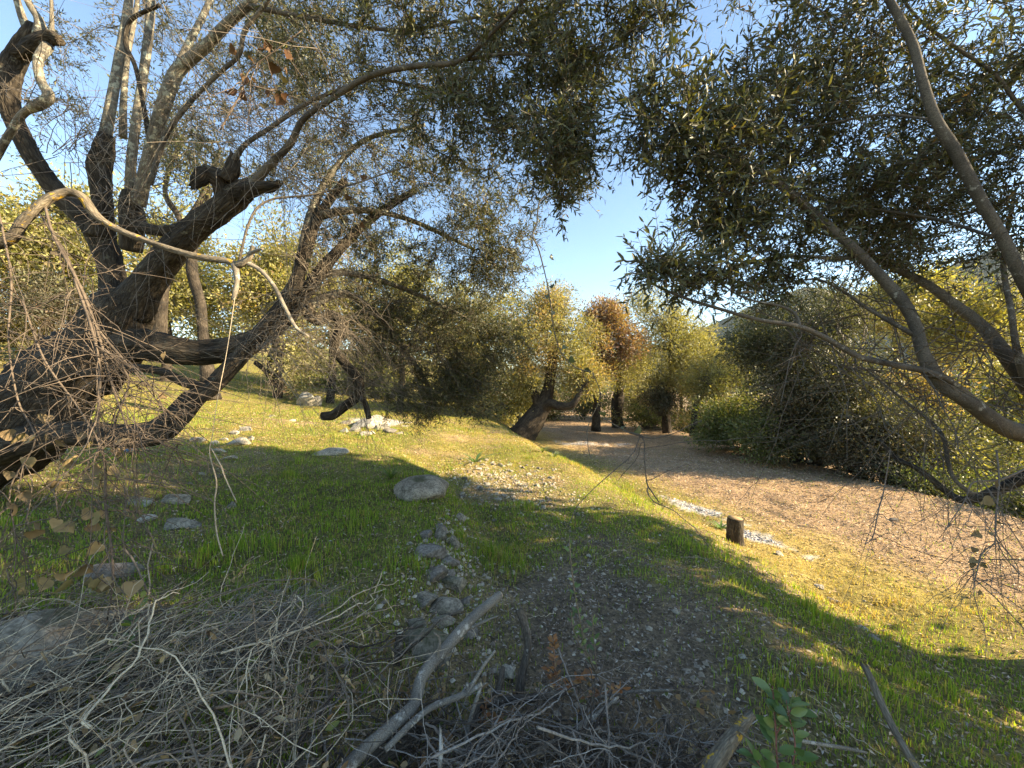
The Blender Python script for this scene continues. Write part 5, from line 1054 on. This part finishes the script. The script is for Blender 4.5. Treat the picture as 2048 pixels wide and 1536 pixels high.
sprig_plant("mastic_sprig", "glossy green mastic sprig with reddish stem by the stout cut branch",
            [[(1570, 1600, 1.0, 6), (1555, 1530, 1.03, 5), (1552, 1470, 1.06, 5), (1548, 1410, 1.08, 4), (1545, 1372, 1.1, 3)], [(1570, 1590, 1.0, 5), (1590, 1500, 1.02, 4), (1580, 1440, 1.05, 3), (1572, 1400, 1.06, 2)], [(1560, 1580, 1.0, 5), (1520, 1530, 1.03, 4), (1500, 1500, 1.05, 2)], [(1552, 1470, 1.06, 4), (1575, 1430, 1.07, 3), (1590, 1412, 1.08, 2)]], [26, 20, 10, 10], OM, (0.25, 0.10, 0.07), "shrub")
sprig_plant("green_sprig", "light green leafy sprig growing up through the dry stems",
            [[(205, 1470, 1.28, 4), (232, 1390, 1.34, 4), (250, 1310, 1.4, 3), (268, 1240, 1.44, 3), (288, 1190, 1.46, 2)], [(232, 1390, 1.34, 3), (215, 1330, 1.38, 2), (206, 1310, 1.4, 2)], [(250, 1310, 1.4, 3), (225, 1270, 1.42, 2)], [(225, 1420, 1.3, 3), (255, 1380, 1.34, 2)]], [34, 12, 9, 9], OG, (0.30, 0.2, 0.12))
sprig_plant("green_sprig", "slender green sapling standing on the dark dirt",
            [[(1205, 1370, 1.75, 4), (1175, 1310, 1.8, 4), (1160, 1240, 1.86, 3), (1146, 1160, 1.92, 3), (1138, 1075, 1.98, 2)], [(1190, 1340, 1.77, 3), (1150, 1270, 1.82, 3), (1142, 1220, 1.86, 2)], [(1195, 1350, 1.76, 3), (1188, 1280, 1.8, 2), (1184, 1230, 1.84, 2)]], [30, 16, 12], OG, (0.22, 0.16, 0.1))
ob = [oval_mesh("rust_leaf", 0.030, c, M_DRY, 0.22) for c in ((0.42, 0.19, 0.07), (0.34, 0.14, 0.055), (0.48, 0.24, 0.09), (0.26, 0.12, 0.06))]
sprig_plant("withered_sprig", "orange brown withered leafy sprig on the dirt before the sapling",
            [[(1120, 1385, 1.65, 4), (1112, 1345, 1.68, 3), (1108, 1300, 1.72, 3), (1105, 1275, 1.74, 2)], [(1120, 1385, 1.65, 3), (1150, 1360, 1.66, 3), (1190, 1350, 1.66, 2)], [(1150, 1400, 1.6, 3), (1210, 1385, 1.6, 3), (1250, 1375, 1.6, 2)], [(1120, 1390, 1.64, 3), (1095, 1330, 1.7, 2)]], [34, 22, 22, 16], ob, (0.3, 0.17, 0.1), up=0.3)
sprig_plant("withered_sprig", "rusty leaved twig caught between the forked branches", [[(960, 1470, 1.45, 3), (968, 1430, 1.47, 3), (975, 1395, 1.5, 2)], [(985, 1440, 1.47, 3), (1030, 1425, 1.5, 2)]], [18, 12], ob, (0.3, 0.17, 0.1), up=0.2)
# strap leaved plants
def strap_plant(name, label, u, v, n, L, w_, col, sub=7, spread=0.9):
    g = G(u, v); rt = thing(name, g, label, "plant")
    for i in range(n):
        a = rng.random() * 6.28; d = np.array([math.cos(a) * spread, math.sin(a) * spread, 1.0]); d = nrm(d); l = L * (0.6 + 0.6 * rng.random())
        t = np.linspace(0, 1, sub)[:, None]; c = g + [0, 0, -0.01] + d * l * t + np.array([math.cos(a), math.sin(a), -1.0]) * (0.35 * l) * t ** 2.2
        s = np.array([-math.sin(a), math.cos(a), 0.0]); ww = w_ * np.sin(PI * (0.12 + 0.88 * t)) ** 0.7 / 2
        V = np.concatenate([c - s * ww, c + [0, 0, -0.25] * ww, c + s * ww]); k = np.arange(sub - 1)
        f = np.concatenate([np.stack([k, k + 1, sub + k + 1, sub + k], -1), np.stack([sub + k, sub + k + 1, 2 * sub + k + 1, 2 * sub + k], -1)])
        mb = MB(); mb.add(V, [f], None, np.array(col) * (0.8 + 0.4 * rng.random())); mb.build("leaf", M_LEAF_GREEN, rt)
strap_plant("squill_plant", "green rosette of broad strap leaves beside the stump", 1442, 1058, 15, 0.17, 0.03, (0.16, 0.25, 0.05))
strap_plant("squill_plant", "arching strap leaved clump on the sunny rubble bank", 950, 925, 16, 0.40, 0.026, (0.12, 0.2, 0.05), spread=1.2)
strap_plant("grass_tuft", "lush bright grass tuft against the rounded boulder", 782, 958, 46, 0.22, 0.010, (0.13, 0.2, 0.03), 5, 0.5)
strap_plant("weed_plant", "pale leafy weed on the bank edge by the leaning trunk", 1085, 905, 14, 0.26, 0.03, (0.26, 0.30, 0.11), 5, 0.6)
strap_plant("weed_plant", "small pale weed further down the bank edge", 1108, 915, 12, 0.22, 0.03, (0.28, 0.32, 0.13), 5, 0.7)

# blue scrap of plastic under the low limb
g = G(256, 905); V, Fc = _bm[2]
V = V * np.array([0.09, 0.05, 0.035]) * (1 + 0.5 * fbm(V * 2.5, 3, 9)[:, None])
mt, nt, N, L, bs = new_mat("blue_plastic"); bs.inputs["Base Color"].default_value = (0.05, 0.16, 0.25, 1); bs.inputs["Roughness"].default_value = 0.4
me = make_mesh("litter_scrap", V, [Fc], None, True, mt); o = bpy.data.objects.new("litter_scrap", me); COL.objects.link(o); o.location = (g[0], g[1], g[2] + 0.02)
tag(o, "crumpled blue plastic scrap in the grass under the low limb", "litter")

# ------------------------------------------------------------------ grass and fallen leaves
def scatter(n, rmin=1.15, rmax=14, rfar=26, pfar=0.3, half=62):
    r = np.where(rng.random(n) > pfar, rmin + (rmax - rmin) * rng.random(n), 5 + (rfar - 5) * rng.random(n) ** 0.8)
    a = np.radians(half) * (2 * rng.random(n) - 1); return r * np.sin(a), r * np.cos(a), r

def grass():
    x, y, r = scatter(680000)
    g_, s_, t_, d_, a_ = zones(x, y)
    tuft = ss(0.05, 0.55, n2(x, y, 3.2, 51, 3)); fine_ = ss(-0.5, 0.5, n2(x, y, 11, 52, 2))
    acc = (np.clip(g_ + 0.5 * s_ + 0.08 * t_, 0, 1)) * (0.25 + 0.75 * fine_) * (1 - a_) * (x < xl2(y) + 1.0)
    keep = rng.random(len(x)) < acc
    x, y, r, g_, s_, t_, tuft = (q[keep] for q in (x, y, r, g_, s_, t_, tuft)); k = len(x)
    h = (0.028 + 0.042 * rng.random(k)) * (0.7 + 1.7 * tuft * g_)
    dryp = np.clip(s_ + 0.55 * t_ + 0.04 + 0.30 * ss(0.1, 0.7, n2(x, y, 1.7, 53, 3)) + 0.15 * ss(5, 7, y), 0, 0.95); dry = rng.random(k) < dryp
    col = np.where(dry[:, None], pick(np.array([(0.50, 0.38, 0.14), (0.42, 0.31, 0.11), (0.56, 0.45, 0.19), (0.36, 0.24, 0.08)]), k), pick(np.array([(0.20, 0.31, 0.035), (0.15, 0.26, 0.03), (0.27, 0.36, 0.05), (0.35, 0.40, 0.075)]), k))
    h = np.where(dry, h * 0.7, h)
    w_ = 0.0026 + 0.00075 * r
    z = height(x, y) - 0.004; a = rng.random(k) * 6.28; lean = np.where(dry, 1.3, 0.55) * rng.random(k)
    s = np.stack([-np.sin(a), np.cos(a), 0 * a], -1) * (w_ / 2)[:, None]; dl = np.stack([np.cos(a), np.sin(a), 0 * a], -1)
    b = np.stack([x, y, z], -1); up = np.array([0, 0, 1.0])
    m = b + up * (h * 0.6)[:, None] + dl * (h * lean * 0.3)[:, None]; t = b + up * (h * (1 - 0.25 * lean))[:, None] + dl * (h * lean)[:, None]
    V = np.stack([b - s, b + s, m + s * 0.8, m - s * 0.8, t], 1); base = np.arange(k)[:, None] * 5
    nr_ = r < 4.5; mb = MB(); Vn = V[nr_]; bn = np.arange(len(Vn))[:, None] * 5
    mb.add(Vn.reshape(-1, 3), [bn + np.array([[0, 1, 2, 3]]), bn + np.array([[3, 2, 4]])], None, np.repeat(col[nr_], 5, 0))
    Vf = V[~nr_][:, [0, 1, 4]]; bf = np.arange(len(Vf))[:, None] * 3; mb.add(Vf.reshape(-1, 3), [bf + np.array([[0, 1, 2]])], None, np.repeat(col[~nr_], 3, 0))
    tag(mb.build("grass", M_GRASS), "short green and straw coloured grass over the terraces", "grass", None, "stuff")
grass()

def litter():
    x, y, r = scatter(330000, 1.15, 13, 22, 0.25)
    g_, s_, t_, d_, a_ = zones(x, y)
    low = ss(-0.1, 0.5, x - xl1(y))
    acc = np.clip(0.10 + 0.9 * t_ + 0.35 * s_ + 0.8 * d_ + 0.1 * a_, 0, 1) * (x < xl2(y) + 0.8) * (0.35 + 0.65 * ss(-0.4, 0.4, n2(x, y, 6, 61, 2)))
    keep = rng.random(len(x)) < acc * 0.8; x, y, r, g_, s_, t_, d_, low = (q[keep] for q in (x, y, r, g_, s_, t_, d_, low)); k = len(x)
    tan = pick(np.array([(0.54, 0.38, 0.25), (0.44, 0.30, 0.20), (0.62, 0.48, 0.33), (0.34, 0.22, 0.14), (0.50, 0.33, 0.17)]), k)
    drk = pick(np.array([(0.17, 0.13, 0.10), (0.23, 0.175, 0.13), (0.12, 0.09, 0.07), (0.33, 0.265, 0.2), (0.45, 0.38, 0.3)]), k)
    org = pick(np.array([(0.46, 0.33, 0.12), (0.42, 0.30, 0.11), (0.52, 0.40, 0.16)]), k)
    col = np.where((rng.random(k) < np.clip(d_ * 1.2 + 0.35 * (1 - low) * ss(4.5, 3.5, y), 0, 1))[:, None], drk, tan); col = np.where((rng.random(k) < s_ * 0.7)[:, None], org, col)
    sc = (0.55 + 0.6 * rng.random(k)) * (0.8 + 0.09 * r) * np.where(low > 0.5, 1.0, 0.8)
    a = rng.random(k) * 6.28; d = np.stack([np.cos(a), np.sin(a), 0.35 * rng.normal(size=k)], -1); n = np.stack([0.45 * rng.normal(size=k), 0.45 * rng.normal(size=k), np.ones(k)], -1)
    pos = np.stack([x, y, height(x, y) + 0.004 + 0.010 * rng.random(k)], -1)
    mb = MB(); leaves(mb, pos, d, n, 0.034 * sc, 0.011 * sc, col, False, 0.2, 5.0)
    tag(mb.build("fallen_leaves", M_LITTER), "tan and brown fallen olive leaves covering the lower path and bare dirt", "fallen leaves", None, "stuff")
litter()

def chips():
    V0 = np.array([(1, 0, 0), (-1, 0, 0), (0, 1, 0), (0, -1, 0), (0, 0, 1), (0, 0, -1)], float); F0 = np.array([(0, 2, 4), (2, 1, 4), (1, 3, 4), (3, 0, 4), (2, 0, 5), (1, 2, 5), (3, 1, 5), (0, 3, 5)])
    n = 1900; c1, c2 = G(1005, 965), G(890, 1140)
    x = np.concatenate([c1[0] + rng.normal(size=n) * 0.55, c2[0] + rng.normal(size=700) * 0.16, 0.6 + rng.normal(size=900) * 0.7]); y = np.concatenate([c1[1] + rng.normal(size=n) * 0.5 - 0.4 * (x[:n] - c1[0]), c2[1] + rng.normal(size=700) * 0.5, 2.2 + rng.normal(size=900) * 0.8])
    n = len(x); y = np.maximum(y, 1.2); sc = 0.006 + 0.016 * rng.random(n) ** 3
    V = V0[None] * sc[:, None, None] * (0.55 + 0.9 * rng.random((n, 6, 1))) * np.array([1.1, 1.1, 0.7]); a = rng.random(n) * 6.28; ca, sa = np.cos(a)[:, None], np.sin(a)[:, None]
    V = np.stack([V[..., 0] * ca - V[..., 1] * sa, V[..., 0] * sa + V[..., 1] * ca, V[..., 2]], -1) + np.stack([x, y, height(x, y) + 0.002], -1)[:, None]
    col = pick(np.array([(0.46, 0.39, 0.29), (0.36, 0.30, 0.22), (0.54, 0.48, 0.37), (0.28, 0.22, 0.16)]), n)
    mb = MB(); mb.add(V.reshape(-1, 3), [(F0[None] + np.arange(n)[:, None, None] * 6).reshape(-1, 3)], None, np.repeat(col, 6, 0))
    tag(mb.build("stone_chips", M_LITTER, None, False), "crumbled cream stone chips on the sunny bank and the dirt", "stone chips", None, "stuff")
chips()

def caught_leaves():
    n = 900; x = np.concatenate([-2.2 + 1.9 * rng.random(500), -0.4 + 1.3 * rng.random(400)]); y = 0.95 + 0.8 * rng.random(n)
    pos = np.stack([x, y, height(x, y) + 0.02 + moundL(x, y) * 0.8 * rng.random(n)], -1)
    col = pick(np.array([(0.34, 0.22, 0.11), (0.44, 0.30, 0.16), (0.24, 0.15, 0.08), (0.50, 0.38, 0.22), (0.16, 0.18, 0.06)]), n)
    mb = MB(); leaves(mb, pos, rand_dir(n), rand_dir(n) + [0, 0, 0.6], 0.022 + 0.03 * rng.random(n), 0.010 + 0.012 * rng.random(n), col, True, 0.35)
    tag(mb.build("caught_leaves", M_DRY), "dry leaves caught among the heaped twigs", "fallen leaves", None, "stuff")
caught_leaves()

def ash():
    mb = MB()
    for c, rx, ry, rot in ASH:
        n = 420; q = rng.normal(size=(n, 2)) * 0.42; ca, sa = math.cos(rot), math.sin(rot)
        x = c[0] + q[:, 0] * rx * ca - q[:, 1] * ry * sa; y = c[1] + q[:, 0] * rx * sa + q[:, 1] * ry * ca
        pos = np.stack([x, y, height(x, y) + 0.006 * rng.random(n)], -1); a = rng.random(n) * 6.28
        d = np.stack([np.cos(a), np.sin(a), 0.3 * rng.normal(size=n)], -1); nn = np.stack([0.6 * rng.normal(size=n), 0.6 * rng.normal(size=n), np.ones(n)], -1)
        v = 0.3 + 0.5 * rng.random((n, 1)); v = np.where(rng.random((n, 1)) < 0.1, 0.12, v); col = v * np.array([[1, 1, 1.02]])
        leaves(mb, pos, d, nn, 0.015 + 0.03 * rng.random(n), 0.01 + 0.015 * rng.random(n), col, False, 0.2)
    tag(mb.build("ash_flakes", M_LITTER), "white ash and charred flakes left by small fires", "ash", None, "stuff")
ash()

# ------------------------------------------------------------------ air
def haze():
    x0, x1, y0, y1, z0, z1 = -1480, 1480, -380, 1480, -75, 235
    V = [(x, y, z) for z in (z0, z1) for y in (y0, y1) for x in (x0, x1)]
    fc = np.array([(0, 2, 3, 1), (4, 5, 7, 6), (0, 1, 5, 4), (2, 6, 7, 3), (0, 4, 6, 2), (1, 3, 7, 5)])
    m = bpy.data.materials.new("air"); m.use_nodes = True; N = m.node_tree.nodes; L = m.node_tree.links
    N.remove(N["Principled BSDF"]); v = N.new("ShaderNodeVolumePrincipled"); v.inputs["Color"].default_value = (0.9, 0.94, 1.0, 1); v.inputs["Density"].default_value = 0.00006; v.inputs["Anisotropy"].default_value = 0.2
    L.new(v.outputs[0], N["Material Output"].inputs["Volume"])
    tag(obj("haze", make_mesh("haze", V, [fc], None, False, m)), "thin pale blue air in front of the far hills", "haze", None, "stuff")
haze()
